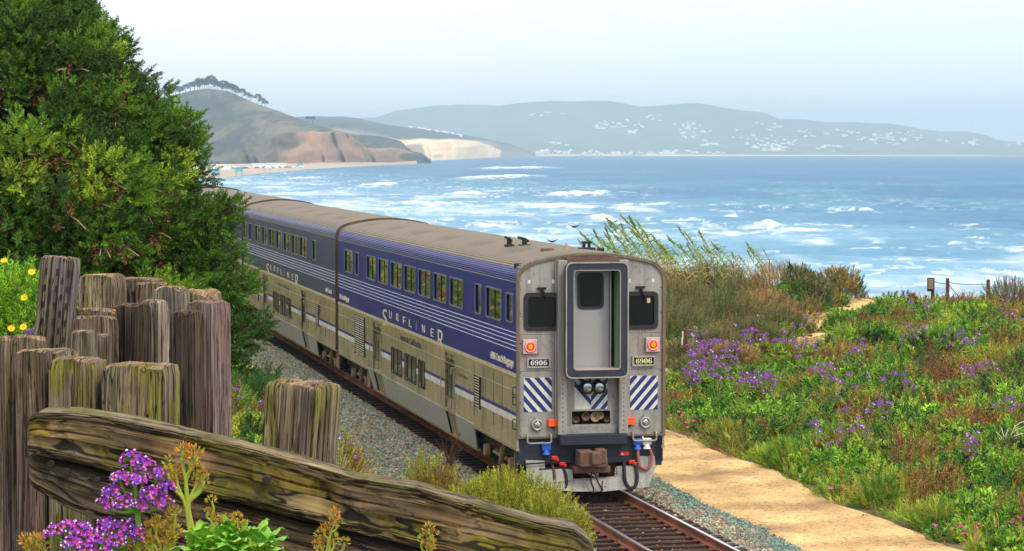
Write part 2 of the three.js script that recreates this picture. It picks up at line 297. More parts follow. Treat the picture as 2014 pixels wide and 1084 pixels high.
// ------------------------------------------------------------------ the train
const fontSans = await new FontLoader().loadAsync('fonts/droid/droid_sans_bold.typeface.json');
const fontThin = await new FontLoader().loadAsync('fonts/droid/droid_sans_regular.typeface.json');
const fontSerif = await new FontLoader().loadAsync('fonts/droid/droid_serif_bold.typeface.json');
// grimy steel: rain streaks, scuffs
const grime = (seed, str) => tex(512, 512, (u, v) => { const st = pfbm(u, v, 60, 3, seed, 4), bl = pfbm(u, v, 5, 5, seed + 2, 5), sp = pfbm(u, v, 90, 90, seed + 4, 2); const k = 255 * clamp(1 - str * (1.1 * Math.max(0, st - .42) + 1.2 * Math.max(0, bl - .42)) - str * .25 * (sp > .7 ? 1 : 0)); return [k, k * .985, k * .95]; });
const gr1 = grime(3, .34), gr2 = grime(9, .2);
const grRough = tex(256, 256, (u, v) => { const k = 255 * (.55 + .8 * (pfbm(u, v, 8, 4, 5, 5) - .5)); return [k, k, k]; }, false);
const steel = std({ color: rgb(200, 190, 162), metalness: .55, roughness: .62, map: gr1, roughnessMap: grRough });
const endSteel = std({ color: rgb(166, 166, 168), metalness: .4, roughness: .55, map: gr1 });
const roofSteel = std({ color: rgb(124, 112, 96), metalness: .4, roughness: .6, map: gr1 });
const blue = phys({ color: rgb(4, 27, 140), roughness: .35, metalness: 0, specularIntensity: .35, clearcoat: .06, clearcoatRoughness: .06, map: gr2 });
const blue2 = phys({ color: rgb(12, 36, 124), roughness: .35, metalness: 0, specularIntensity: .6, clearcoat: .2, clearcoatRoughness: .08, map: gr2 });
const navy = std({ color: rgb(44, 48, 66), roughness: .6, map: gr2 });
const cream = std({ color: rgb(206, 196, 158), roughness: .55, map: gr2 });
const white = std({ color: rgb(226, 230, 232), roughness: .5, map: gr2 });
const stripeBlue = std({ color: rgb(30, 44, 116), roughness: .45 });
const lineWhite = std({ color: rgb(205, 215, 245), roughness: .45 });
const glass = phys({ color: rgb(22, 24, 20), roughness: .04, metalness: 0, ior: 1.6, clearcoat: 1, clearcoatRoughness: .02 });
const cabGlass = phys({ color: rgb(10, 22, 28), roughness: .06, ior: 1.5 });
const rubber = std({ color: rgb(34, 35, 42), roughness: .7 });
const black = std({ color: rgb(26, 26, 30), roughness: .8 });
const underBlack = std({ color: rgb(44, 38, 34), roughness: .95, map: gr1 });
const brownIron = std({ color: rgb(112, 84, 74), roughness: .8, map: gr1 });
const tanIron = std({ color: rgb(158, 134, 102), roughness: .8, map: gr1 });
const chrome = std({ color: rgb(210, 212, 214), metalness: 1, roughness: .18 });
const galv = std({ color: rgb(176, 178, 178), metalness: .35, roughness: .5, map: gr1 });
const orange = std({ color: rgb(252, 92, 20), roughness: .5 });
const dark = std({ color: rgb(40, 38, 36), roughness: .9 });
const lensGlass = phys({ color: rgb(170, 176, 182), roughness: .06, metalness: .8 });
const lowGlass = phys({ color: rgb(20, 24, 20), roughness: .06, ior: 1.36 });

const redLens = std({ color: rgb(200, 20, 14), roughness: .3, emissive: rgb(255, 24, 14), emissiveIntensity: .75 });
const redCore = std({ color: rgb(255, 120, 20), emissive: rgb(255, 150, 30), emissiveIntensity: 1.0 });
const redDull = std({ color: rgb(206, 34, 34), roughness: .5 });
const pinkPlate = std({ color: rgb(190, 172, 168), metalness: .3, roughness: .5 });
const whiteGlow = std({ color: rgb(216, 226, 240), roughness: .5 });
const greenGlow = std({ color: rgb(228, 232, 168), roughness: .5 });
const navyDark = std({ color: rgb(30, 34, 52), roughness: .6 });
const bluePlastic = std({ color: rgb(20, 92, 200), roughness: .4 });
const hoseRed = std({ color: rgb(150, 84, 70), roughness: .7 });
// the part of a slanted band y = y0 + slope * (x - x0) .. + w that lies in a rectangle
function diag(xa, xb, ya, yb, y0, w, slope) {
  const base = (x) => y0 + slope * (x - (slope > 0 ? xa : xb)) , N = 24, lo = [], hi = [];
  for (let i = 0; i <= N; i++) { const x = lerp(xa, xb, i / N), a = clamp(base(x), ya, yb), b = clamp(base(x) + w * 1.0, ya, yb); if (b - a > .0005) { lo.push([x, a]); hi.push([x, b]); } }
  return lo.length > 1 ? poly([...lo, ...hi.reverse()]) : null;
}
const HWID = 1.55, SILL = .96, SEAM = 4.36, LEN = 25.45;
const skirtX = (y) => y > 1.05 ? HWID : HWID - .15 * (1.05 - y) / .65;
// cross-section of letterboard and roof, left side going up and over, with the flutes of the sheet metal
const roofArc = [[-1.55, 4.36], [-1.54, 4.47], [-1.50, 4.57], [-1.43, 4.65], [-1.33, 4.715], [-1.2, 4.765], [-1.05, 4.80], [-.85, 4.84], [-.6, 4.88], [-.3, 4.91], [0, 4.92]];
const arcCurve = new THREE.CatmullRomCurve3(roofArc.concat(roofArc.slice(0, -1).reverse().map(([x, y]) => [-x, y])).map(([x, y]) => V(x, y, 0)), false, 'centripetal');
const arcLen = arcCurve.getLength();
function profilePts(t0, t1, pitch, depth) {                           // fluted run of the arc between two lengths
  const n = Math.round((t1 - t0) * arcLen / pitch), out = [];
  for (let i = 0; i <= n * 4; i++) { const t = t0 + (t1 - t0) * i / (n * 4), p = arcCurve.getPointAt(clamp(t)), d = arcCurve.getTangentAt(clamp(t)); const w = [0, 1, 1, 0][i % 4] * depth; out.push([p.x + d.y * -w, p.y + d.x * w]); }
  return out;
}
function sweep(pts, z0, z1, nz = 6) {                                 // the profile drawn along the car
  const pos = [], uv = [], idx = []; let L = 0;
  pts.forEach((p, i) => { if (i) L += Math.hypot(p[0] - pts[i - 1][0], p[1] - pts[i - 1][1]); for (let k = 0; k <= nz; k++) { const z = lerp(z0, z1, k / nz); pos.push(p[0], p[1], z); uv.push(z * .25, L * .25); } });
  for (let i = 0; i < pts.length - 1; i++) for (let k = 0; k < nz; k++) { const a = i * (nz + 1) + k, b = a + nz + 1; idx.push(a, a + 1, b, b, a + 1, b + 1); }
  const g = new THREE.BufferGeometry(); g.setAttribute('position', new THREE.Float32BufferAttribute(pos, 3)); g.setAttribute('uv', new THREE.Float32BufferAttribute(uv, 2)); g.setIndex(idx);
  const f = g.toNonIndexed(); f.computeVertexNormals(); return f;
}
const rrect = (x0, x1, y0, y1, r) => { const s = new THREE.Shape(); s.moveTo(x0 + r, y0); s.lineTo(x1 - r, y0); s.quadraticCurveTo(x1, y0, x1, y0 + r); s.lineTo(x1, y1 - r); s.quadraticCurveTo(x1, y1, x1 - r, y1); s.lineTo(x0 + r, y1); s.quadraticCurveTo(x0, y1, x0, y1 - r); s.lineTo(x0, y0 + r); s.quadraticCurveTo(x0, y0, x0 + r, y0); return s; };
const poly = (p) => { const s = new THREE.Shape(); p.forEach(([x, y], i) => i ? s.lineTo(x, y) : s.moveTo(x, y)); s.closePath(); return s; };
const extr = (s, d, bev = 0, z = 0) => { const g = new THREE.ExtrudeGeometry(s, { depth: d, bevelEnabled: bev > 0, bevelSize: bev, bevelThickness: bev, bevelSegments: 2, curveSegments: 6 }); g.translate(0, 0, z); return g; };
const ring = (x0, x1, y0, y1, r, w, d, bev = 0) => { const s = rrect(x0, x1, y0, y1, r); s.holes.push(rrect(x0 + w, x1 - w, y0 + w, y1 - w, Math.max(.01, r - w * .6))); return extr(s, d, bev); };
// something modelled flat (x = along the car with +x towards its rear end, y up, z out) laid on the side of the car; side -1 is the left
function onSide(g, side, out = 0) {
  g = g.index ? g.toNonIndexed() : g.clone(); const m = new THREE.Matrix4();
  if (side < 0) m.set(0, 0, -1, -HWID - out, 0, 1, 0, 0, 1, 0, 0, 0, 0, 0, 0, 1); else m.set(0, 0, 1, HWID + out, 0, 1, 0, 0, 1, 0, 0, 0, 0, 0, 0, 1);
  g.applyMatrix4(m);
  if (side > 0) for (const k in g.attributes) { const q = g.attributes[k], n = q.itemSize, r = q.array; for (let i = 0; i < q.count; i += 3) for (let c = 0; c < n; c++) { const t = r[(i + 1) * n + c]; r[(i + 1) * n + c] = r[(i + 2) * n + c]; r[(i + 2) * n + c] = t; } }
  return g;
}
function onSideText(g, side) { g = g.clone(); const m = new THREE.Matrix4(); if (side < 0) m.set(0, 0, -1, -HWID - .001, 0, 1, 0, 0, 1, 0, 0, 0, 0, 0, 0, 1); else m.set(0, 0, 1, HWID + .001, 0, 1, 0, 0, -1, 0, 0, 0, 0, 0, 0, 1); return g.applyMatrix4(m); }
const onSideTube = (p, side, r) => onSide(new THREE.TubeGeometry(new THREE.CatmullRomCurve3(p.map(q => V(...q)), false, 'catmullrom', .05), 14, r, 5), side, 0);
function uvm(g, k = .25) { const u = g.attributes.uv; for (let i = 0; i < u.count; i++) u.setXY(i, u.getX(i) * k, u.getY(i) * k); return g; }
const pilotM = std({ color: rgb(150, 150, 150), metalness: .2, roughness: .6, map: gr1 });
const doorSteel = std({ color: rgb(166, 166, 168), metalness: .35, roughness: .6 });
const skirtM = std({ color: rgb(112, 104, 88), metalness: .4, roughness: .7, map: gr1 });  // backing darker than the flutes: shade of the gaps put into its colour
const winFrame = std({ color: rgb(120, 122, 134), metalness: .3, roughness: .5 });
const fluteM = std({ color: rgb(206, 208, 206), metalness: .55, roughness: .42 });
const tanSteel = std({ color: rgb(176, 162, 130), metalness: .45, roughness: .6, map: gr1 });
const bellowsM = std({ color: rgb(92, 76, 60), roughness: .8, map: gr1 });
const letterM = std({ color: rgb(226, 212, 180), roughness: .5 });
function text(str, size, font, depth = .006, sx = 1) { const g = new TextGeometry(str, { font, size, depth, curveSegments: 3 }); g.scale(sx, 1, 1); g.computeBoundingBox(); return g; }
// lengthwise position of something seen at photograph column px on the left side of the rear car / of the second car
const D1 = 51.4, zCar = (px) => -(D1 * 1074.5 / (px + 60) - D1) / CO, zCar2 = (px) => zCar(px) + 25.9;

function buildCar(o, label, pos, yaw) {
  const car = thing('passenger_car', label, 'train car', 'cars of the passenger train', pos, yaw);
  const paint = o.paint, Z0 = 0, Z1 = -LEN;
  // upper side with its window openings, lower side with doors and louvres
  for (const side of [-1, 1]) {
    const up = poly([[Z1, 2.40], [Z0, 2.40], [Z0, SEAM], [Z1, SEAM]]);
    for (const [a, b, y0, y1] of o.windows) up.holes.push(rrect(a, b, y0, y1, .06));
    part('upper_side', onSide(uvm(extr(up, .04)), side, -.04), paint, car);
    const lo = poly([[Z1, SILL], [Z0, SILL], [Z0, 2.40], [Z1, 2.40]]);
    for (const [a, b] of o.doors) lo.holes.push(poly([[a, SILL + .09], [b, SILL + .09], [b, 2.33], [a, 2.33]]));
    for (const [a, b, y0, y1] of o.lower) lo.holes.push(rrect(a, b, y0, y1, .06));
    part('lower_side', onSide(uvm(extr(lo, .04)), side, -.04), steel, car);
    part('trim_band', onSide(extr(poly([[Z1, 2.405], [Z0, 2.405], [Z0, 2.485], [Z1, 2.485]]), .012), side, .003), cream, car);
    for (let k = 0; k < 5; k++) part('pinstripe', onSide(extr(poly([[Z1, 2.943 + k * .088], [Z0, 2.943 + k * .088], [Z0, 2.96 + k * .088], [Z1, 2.96 + k * .088]]), .006), side, .002), lineWhite, car);
    const cuts = [Z1, ...[...o.doors.map(d => [d[0] - .04, d[1] + .04]), ...o.lower.map(d => [d[0] - .02, d[1] + .02]), ...o.louvres.map(d => [d[0] - .02, d[1] + .02])].sort((a, b) => a[0] - b[0]).flat(), Z0];
    for (let k = 0; k < cuts.length; k += 2) if (cuts[k + 1] - cuts[k] > .05) {
      part('side_stripe', onSide(extr(poly([[cuts[k], 1.48], [cuts[k + 1], 1.48], [cuts[k + 1], 1.62], [cuts[k], 1.62]]), .005), side, .002), white, car);
      part('side_stripe', onSide(extr(poly([[cuts[k], 1.622], [cuts[k + 1], 1.622], [cuts[k + 1], 1.695], [cuts[k], 1.695]]), .006), side, .002), stripeBlue, car);
    }
    for (const [a, b, y0, y1] of [...o.windows, ...o.lower]) {
      const w = part('window', onSide(ring(a - .015, b + .015, y0 - .015, y1 + .015, .07, .032, .02), side, .001), o.windows.some(q => q[0] === a) ? winFrame : rubber, car);
      part('pane', onSide(extr(rrect(a - .02, b + .02, y0 - .02, y1 + .02, .05), .01), side, -.035), y1 < 2.4 ? lowGlass : glass, w);
      if (b - a > .9) part('mullion', onSide(box((a + b) / 2 - .018, (a + b) / 2 + .018, y0, y1, 0, .012), side, -.024), rubber, w);
    }
    // doors fold inwards with the skirt below the floor line
    for (const [a, b] of o.doors) {
      const d = part('door', onSide(merge([box(a, b, SILL + .09, 2.33, 0, .02), box(a - .05, a, SILL, 2.36, -.02, .07), box(b, b + .05, SILL, 2.36, -.02, .07), box(a - .05, b + .05, 2.33, 2.38, 0, .07)]), side, -.06), tanSteel, car);
      const m = (a + b) / 2;
      for (const [p, q] of [[a + .07, m - .04], [m + .04, b - .07]]) part('pane', onSide(extr(rrect(p, q, 1.3, 2.2, .05), .01), side, -.038), lowGlass, d);
      part('door_seam', onSide(box(m - .012, m + .012, SILL + .1, 2.32, 0, .006), side, -.0385), black, d);
      for (const q of [a - .28, b + .22]) part('handrail', [onSideTube([[q, 1.15, 0], [q, 1.15, .06], [q, 1.98, .06], [q, 1.98, 0]], side, .014)], galv, car);
      part('door_light', onSide(merge([box(b + .05, b + .16, 2.0, 2.06, 0, .12), box(b + .06, b + .13, 1.92, 2.0, .06, .12)]), side, 0), tanIron, car);
    }
    for (const [a, b, y0, y1] of o.louvres) {
      const l = part('louvre', onSide(merge([box(a, b, y0, y1, 0, .006), box(a - .03, a, y0 - .03, y1 + .03, 0, .03), box(b, b + .03, y0 - .03, y1 + .03, 0, .03)]), side, .001), underBlack, car);
      const n = Math.round((y1 - y0) / .062), cols = b - a > .8 ? [[a + .03, (a + b) / 2 - .04], [(a + b) / 2 + .04, b - .03]] : [[a + .02, b - .02]];
      for (const [p, q] of cols) for (let k = 0; k < n; k++) { const y = y0 + (k + .5) * (y1 - y0) / n; const g = box(p, q, -.017, .017, -.006, .006); g.rotateX(.6); g.translate(0, y, .02); part('slat', onSide(g, side, .002), steel, l); }
    }
    for (const z of o.seams) part('panel_seam', onSide(box(z - .014, z + .014, 1.2, 2.36, 0, .003), side, .0005), dark, car);
    for (const [a, b, y0, y1] of o.hatches) part('hatch', onSide(extr(rrect(a, b, y0, y1, .03), .012, .004), side, .002), cream, car);
    part('waist_rail', onSide(box(Z1, Z0, 2.10, 2.116, 0, .01), side, .001), galv, car);
    // fluted skirt between the trucks, leaning in below the floor
    const [sa, sb] = o.skirt;
    const fl = []; const rows = 11, lean = (y) => -(1.05 - y) * .23;
    const segs = [[sa, sa + .1]]; let cur = sa; for (const [a, b] of [...o.doors].sort((p, q) => p[0] - q[0])) { segs.push([cur, a - .02]); cur = b + .02; } segs.push([cur, sb]); segs.shift();
    const slab = (a, b, y0, y1, out, t = .03) => { const p = []; const g = box(a, b, y0, y1, -t, 0), at_ = g.attributes.position; for (let i = 0; i < at_.count; i++) at_.setZ(i, at_.getZ(i) + lean(at_.getY(i)) + out); g.computeVertexNormals(); return g; };
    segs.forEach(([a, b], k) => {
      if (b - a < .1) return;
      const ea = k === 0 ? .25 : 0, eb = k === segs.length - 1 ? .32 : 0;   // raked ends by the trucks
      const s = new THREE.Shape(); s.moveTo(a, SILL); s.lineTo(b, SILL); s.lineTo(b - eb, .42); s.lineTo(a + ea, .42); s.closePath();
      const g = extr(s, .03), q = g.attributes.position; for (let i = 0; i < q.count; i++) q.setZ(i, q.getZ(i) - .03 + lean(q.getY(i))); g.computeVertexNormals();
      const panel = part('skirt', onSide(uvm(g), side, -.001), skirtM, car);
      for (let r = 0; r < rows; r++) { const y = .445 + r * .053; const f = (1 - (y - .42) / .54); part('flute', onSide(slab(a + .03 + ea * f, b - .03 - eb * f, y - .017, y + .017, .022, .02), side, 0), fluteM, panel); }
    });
    for (const [a, b] of o.doors) { const d = part('door_step_panel', onSide(slab(a - .02, b + .02, .42, SILL + .09, -.03), side, 0), tanSteel, car); part('door_seam', onSide(slab((a + b) / 2 - .012, (a + b) / 2 + .012, .44, SILL + .08, -.026), side, 0), black, d); for (const q of [a - .02, b]) part('door_edge', onSide(slab(q, q + .03, .42, SILL + .09, .01), side, 0), black, d); }
    part('sill', onSide(slab(sa + .25, sb - .32, .36, .42, .012, .08), side, 0), tanSteel, car);
    part('sill', onSide(box(Z1, sa, SILL - .05, SILL, -.06, .004), side, 0), tanSteel, car);
    part('sill', onSide(box(sb, Z0, SILL - .05, SILL, -.06, .004), side, 0), tanSteel, car);
  }
  // fluted letterboards and roof
  const tb = .074;
  part('letterboard', sweep(profilePts(.0005, tb, .045, .012), Z0, Z1), paint, car);
  part('letterboard', sweep(profilePts(1 - tb, .9995, .045, .012), Z0, Z1), paint, car);
  part('roof', sweep(profilePts(tb, 1 - tb, .066, .013), Z0, Z1), roofSteel, car);
  part('seam_bead', [box(-HWID - .006, -HWID + .004, SEAM - .03, SEAM - .012, Z1, Z0), box(HWID - .004, HWID + .006, SEAM - .03, SEAM - .012, Z1, Z0)], galv, car);
  const endShape = () => { const s = new THREE.Shape(); s.moveTo(-1.52, SILL); s.lineTo(1.52, SILL); for (let i = 0; i <= 40; i++) { const p = arcCurve.getPointAt(1 - i / 40); s.lineTo(p.x * .985, p.y - .02); } s.closePath(); return s; };
  part('end_wall', extr(endShape(), .06, 0, Z1), underBlack, car);
  if (!o.cab) part('end_wall', extr(endShape(), .06, 0, -.06), underBlack, car);
  // bellows over the coupling to the next car
  const arch = (k, y) => { const s = new THREE.Shape(); s.moveTo(-1.55 * k, y); s.lineTo(1.55 * k, y); for (let i = 0; i <= 40; i++) { const p = arcCurve.getPointAt(1 - i / 40); s.lineTo(p.x * k, (p.y - 4) * k + 4 - (1 - k)); } s.closePath(); return s; };
  part('bellows', extr(arch(.975, .75), .5, 0, Z1 - .49), bellowsM, car);
  for (const z of [Z1 - .005, ...(o.cab ? [] : [-.035])]) { const a = arch(1.012, SILL); a.holes.push(arch(.95, SILL + .05)); part('end_hoop', extr(a, .04, 0, z), bellowsM, car); }
  part('floor', box(-1.3, 1.3, .62, .94, Z1 + .1, -.3), underBlack, car);
  part('equipment_box', [box(-1.2, 1.2, .45, .8, Z1 + 7.6, -6.2)], underBlack, car);
  // trucks: frame, axle boxes, springs and wheels
  for (const zc of [-2.95, Z1 + 2.75]) {
    const t = part('truck', [...[-1, 1].flatMap(s => [box(s * 1.12 - .09, s * 1.12 + .09, .42, .62, zc - 1.7, zc + 1.7), box(s * 1.12 - .14, s * 1.12 + .14, .3, .7, zc - 1.5, zc - 1.1), box(s * 1.12 - .14, s * 1.12 + .14, .3, .7, zc + 1.1, zc + 1.5)]), box(-1.2, 1.2, .4, .7, zc - .35, zc + .35)], underBlack, car);
    for (const dz of [-1.3, 1.3]) for (const s of [-1, 1]) { const w = new THREE.CylinderGeometry(.455, .455, .13, 28); w.rotateZ(Math.PI / 2); w.translate(s * .755, .455, zc + dz); const f = new THREE.CylinderGeometry(.485, .485, .03, 28); f.rotateZ(Math.PI / 2); f.translate(s * .68, .455, zc + dz); part('wheel', [w, f], brownIron, t); const c = new THREE.CylinderGeometry(.13, .15, .12, 14); c.rotateZ(Math.PI / 2); c.translate(s * 1.3, .45, zc + dz); part('axle_box', c, tanIron, t); }
    for (const s of [-1, 1]) for (const dz of [-.45, .45]) { const pts = []; for (let i = 0; i <= 60; i++) { const a = i / 60 * Math.PI * 9; pts.push(V(s * 1.16 + .1 * Math.cos(a), .42 + i / 60 * .42, zc + dz + .1 * Math.sin(a))); } part('spring', tube(pts, .022, 90, 5), tanIron, t); }
    for (const s of [-1, 1]) part('damper', [rod(V(s * 1.36, .95, zc + .95), V(s * 1.34, .38, zc + .45), .055), rod(V(s * 1.36, .72, zc + .74), V(s * 1.34, .38, zc + .45), .075), rod(V(s * 1.3, .5, zc - .5), V(s * 1.3, .5, zc + .9), .04)], tanIron, t);
    part('step_plate', [box(-1.42, -1.38, .36, .8, zc + 2.1, zc + 2.55), box(1.38, 1.42, .36, .8, zc + 2.1, zc + 2.55)], tanIron, t);
  }
  // lettering on both sides
  for (const side of [-1, 1]) {
    for (const [ch, z, y, h, w] of o.logo) { const g = text(ch, h, fontThin, .006, 1); const bw = g.boundingBox.max.x - g.boundingBox.min.x; g.scale(w / bw, 1, 1); g.translate(side < 0 ? z : -z - w, y, 0); part('letter', onSideText(g, side), ch === 'I' ? lineWhite : letterM, car); }
    for (const [str, size, z, y, mat, len] of o.words) { const g = text(str, size, fontSans, .005, 1); const bw = g.boundingBox.max.x; g.scale(len / bw, 1, 1); g.translate(side < 0 ? z : -z - len, y, 0); part('lettering', onSideText(g, side), mat, car); }
  }
  return car;
}

const zr = (l, f = zCar) => l.map(([a, b, ...r]) => [f(a), f(b), ...r]);
const WY = [3.46, 4.10], LY = [1.2, 1.86];
const darkText = std({ color: rgb(48, 48, 52), roughness: .6 }), paleText = std({ color: rgb(236, 230, 205), roughness: .5 }), faintText = std({ color: rgb(112, 100, 82), roughness: .6 });
const logo = (f, p) => [['S', p[0], 2.36, .42], ['U', p[1], 2.60, .19], ['R', p[2], 2.60, .19], ['F', p[3], 2.59, .19], ['L', p[4], 2.58, .19], ['I', p[5], 2.57, .19], ['N', p[6], 2.57, .19], ['E', p[7], 2.56, .19], ['R', p[8], 2.355, .435]].map(([c, x, y, h], i) => [c, f(x), y, h, c === 'I' ? .05 : i === 0 || i === 8 ? .68 : .40]);
const lowerCfg = (f) => ({
  doors: zr([[732.8, 748.5], [874.4, 893]], f), lower: zr([[768.7, 789.4, ...LY], [795.5, 817.4, ...LY], [822.6, 834.2, ...LY]], f),
  louvres: zr([[698.6, 716.5, 1.24, 2.30], [933.5, 943.5, 1.42, 2.08]], f), seams: [931, 949, 952.5, 969, 986.4, 675].map(f), hatches: [], skirt: [f(721), -4.45],
});
const cfgA = {
  cab: true, paint: blue, ...lowerCfg(zCar),
  windows: zr([[677.6, 693.4, ...WY], [698.6, 705.5, ...WY], [721, 739, ...WY], [743.7, 762.9, ...WY], [768.3, 789.5, ...WY], [794.6, 816.6, ...WY], [822.5, 845.8, ...WY], [852.7, 877.3, ...WY], [884.5, 909.6, ...WY], [934, 945.7, ...WY], [955.3, 985, ...WY], [994.8, 1007.9, 3.50, 4.08]]),
  logo: logo(zCar, [751, 763.5, 777, 790, 802, 817, 828, 844.5, 858]),
  words: [['Amtrak California', .155, zCar(786), 2.145, darkText, zCar(827) - zCar(786)], ['6906 Coach/Baggage', .15, zCar(963.6), 2.60, paleText, zCar(1008.5) - zCar(963.6)], ['Point Dume', .10, zCar(899), 1.90, faintText, zCar(918) - zCar(899)], ['6906 Coach/Baggage', .13, zCar(666.5), 2.60, paleText, 2.0]],
};
const cfgB = {
  cab: false, paint: blue2, ...lowerCfg(zCar),
  windows: zr([[483.6, 492.3, ...WY], [495, 499.8, ...WY], [507, 516.7, ...WY], [520, 530, ...WY], [533, 544.5, ...WY], [547, 557.8, ...WY], [561.3, 573.5, ...WY], [576.5, 589, ...WY], [592, 605, ...WY], [615.7, 622.6, ...WY]], zCar2),
  logo: logo(zCar, [751, 763.5, 777, 790, 802, 817, 828, 844.5, 858]).map(e => [e[0], e[1] - .6, ...e.slice(2)]),
  words: [['6401 Coach', .13, zCar2(640), 2.60, paleText, 1.3], ['6401 Coach', .13, -25.0, 2.60, paleText, 1.3], ['Amtrak California', .155, zCar(786), 2.145, faintText, zCar(827) - zCar(786)]],
};
const grade = (s) => .00005 * s * s;
const cars = [];
for (let k = 0; k < 4; k++) {
  const s0 = k * 25.9, bend = [0, .25, .6, 1.0][k] * Math.PI / 180, off = [0, 0, .11, .38][k];
  const p = V(TX - SI * s0 - off * CO, grade(s0), -(TD + CO * s0) + off * SI);
  const lab = ['silver and blue end car with door frame, red lamps and number 6906', 'double-deck silver and blue car coupled directly behind the car numbered 6906', 'double-deck car second behind the car numbered 6906, partly behind the evergreen', 'farthest car of the train, only its roof showing past the evergreen'][k];
  let c;
  if (k < 2) c = buildCar(k ? cfgB : cfgA, lab, p, YAW + bend);
  else { c = copyOf(cars[1], lab); c.position.copy(p); c.rotation.y = YAW + bend; }
  c.rotation.x = 0; c.rotation.order = 'YXZ'; c.rotation.x = [0, -.0022, -.004, -.006][k] * -1;
  cars.push(c);
}

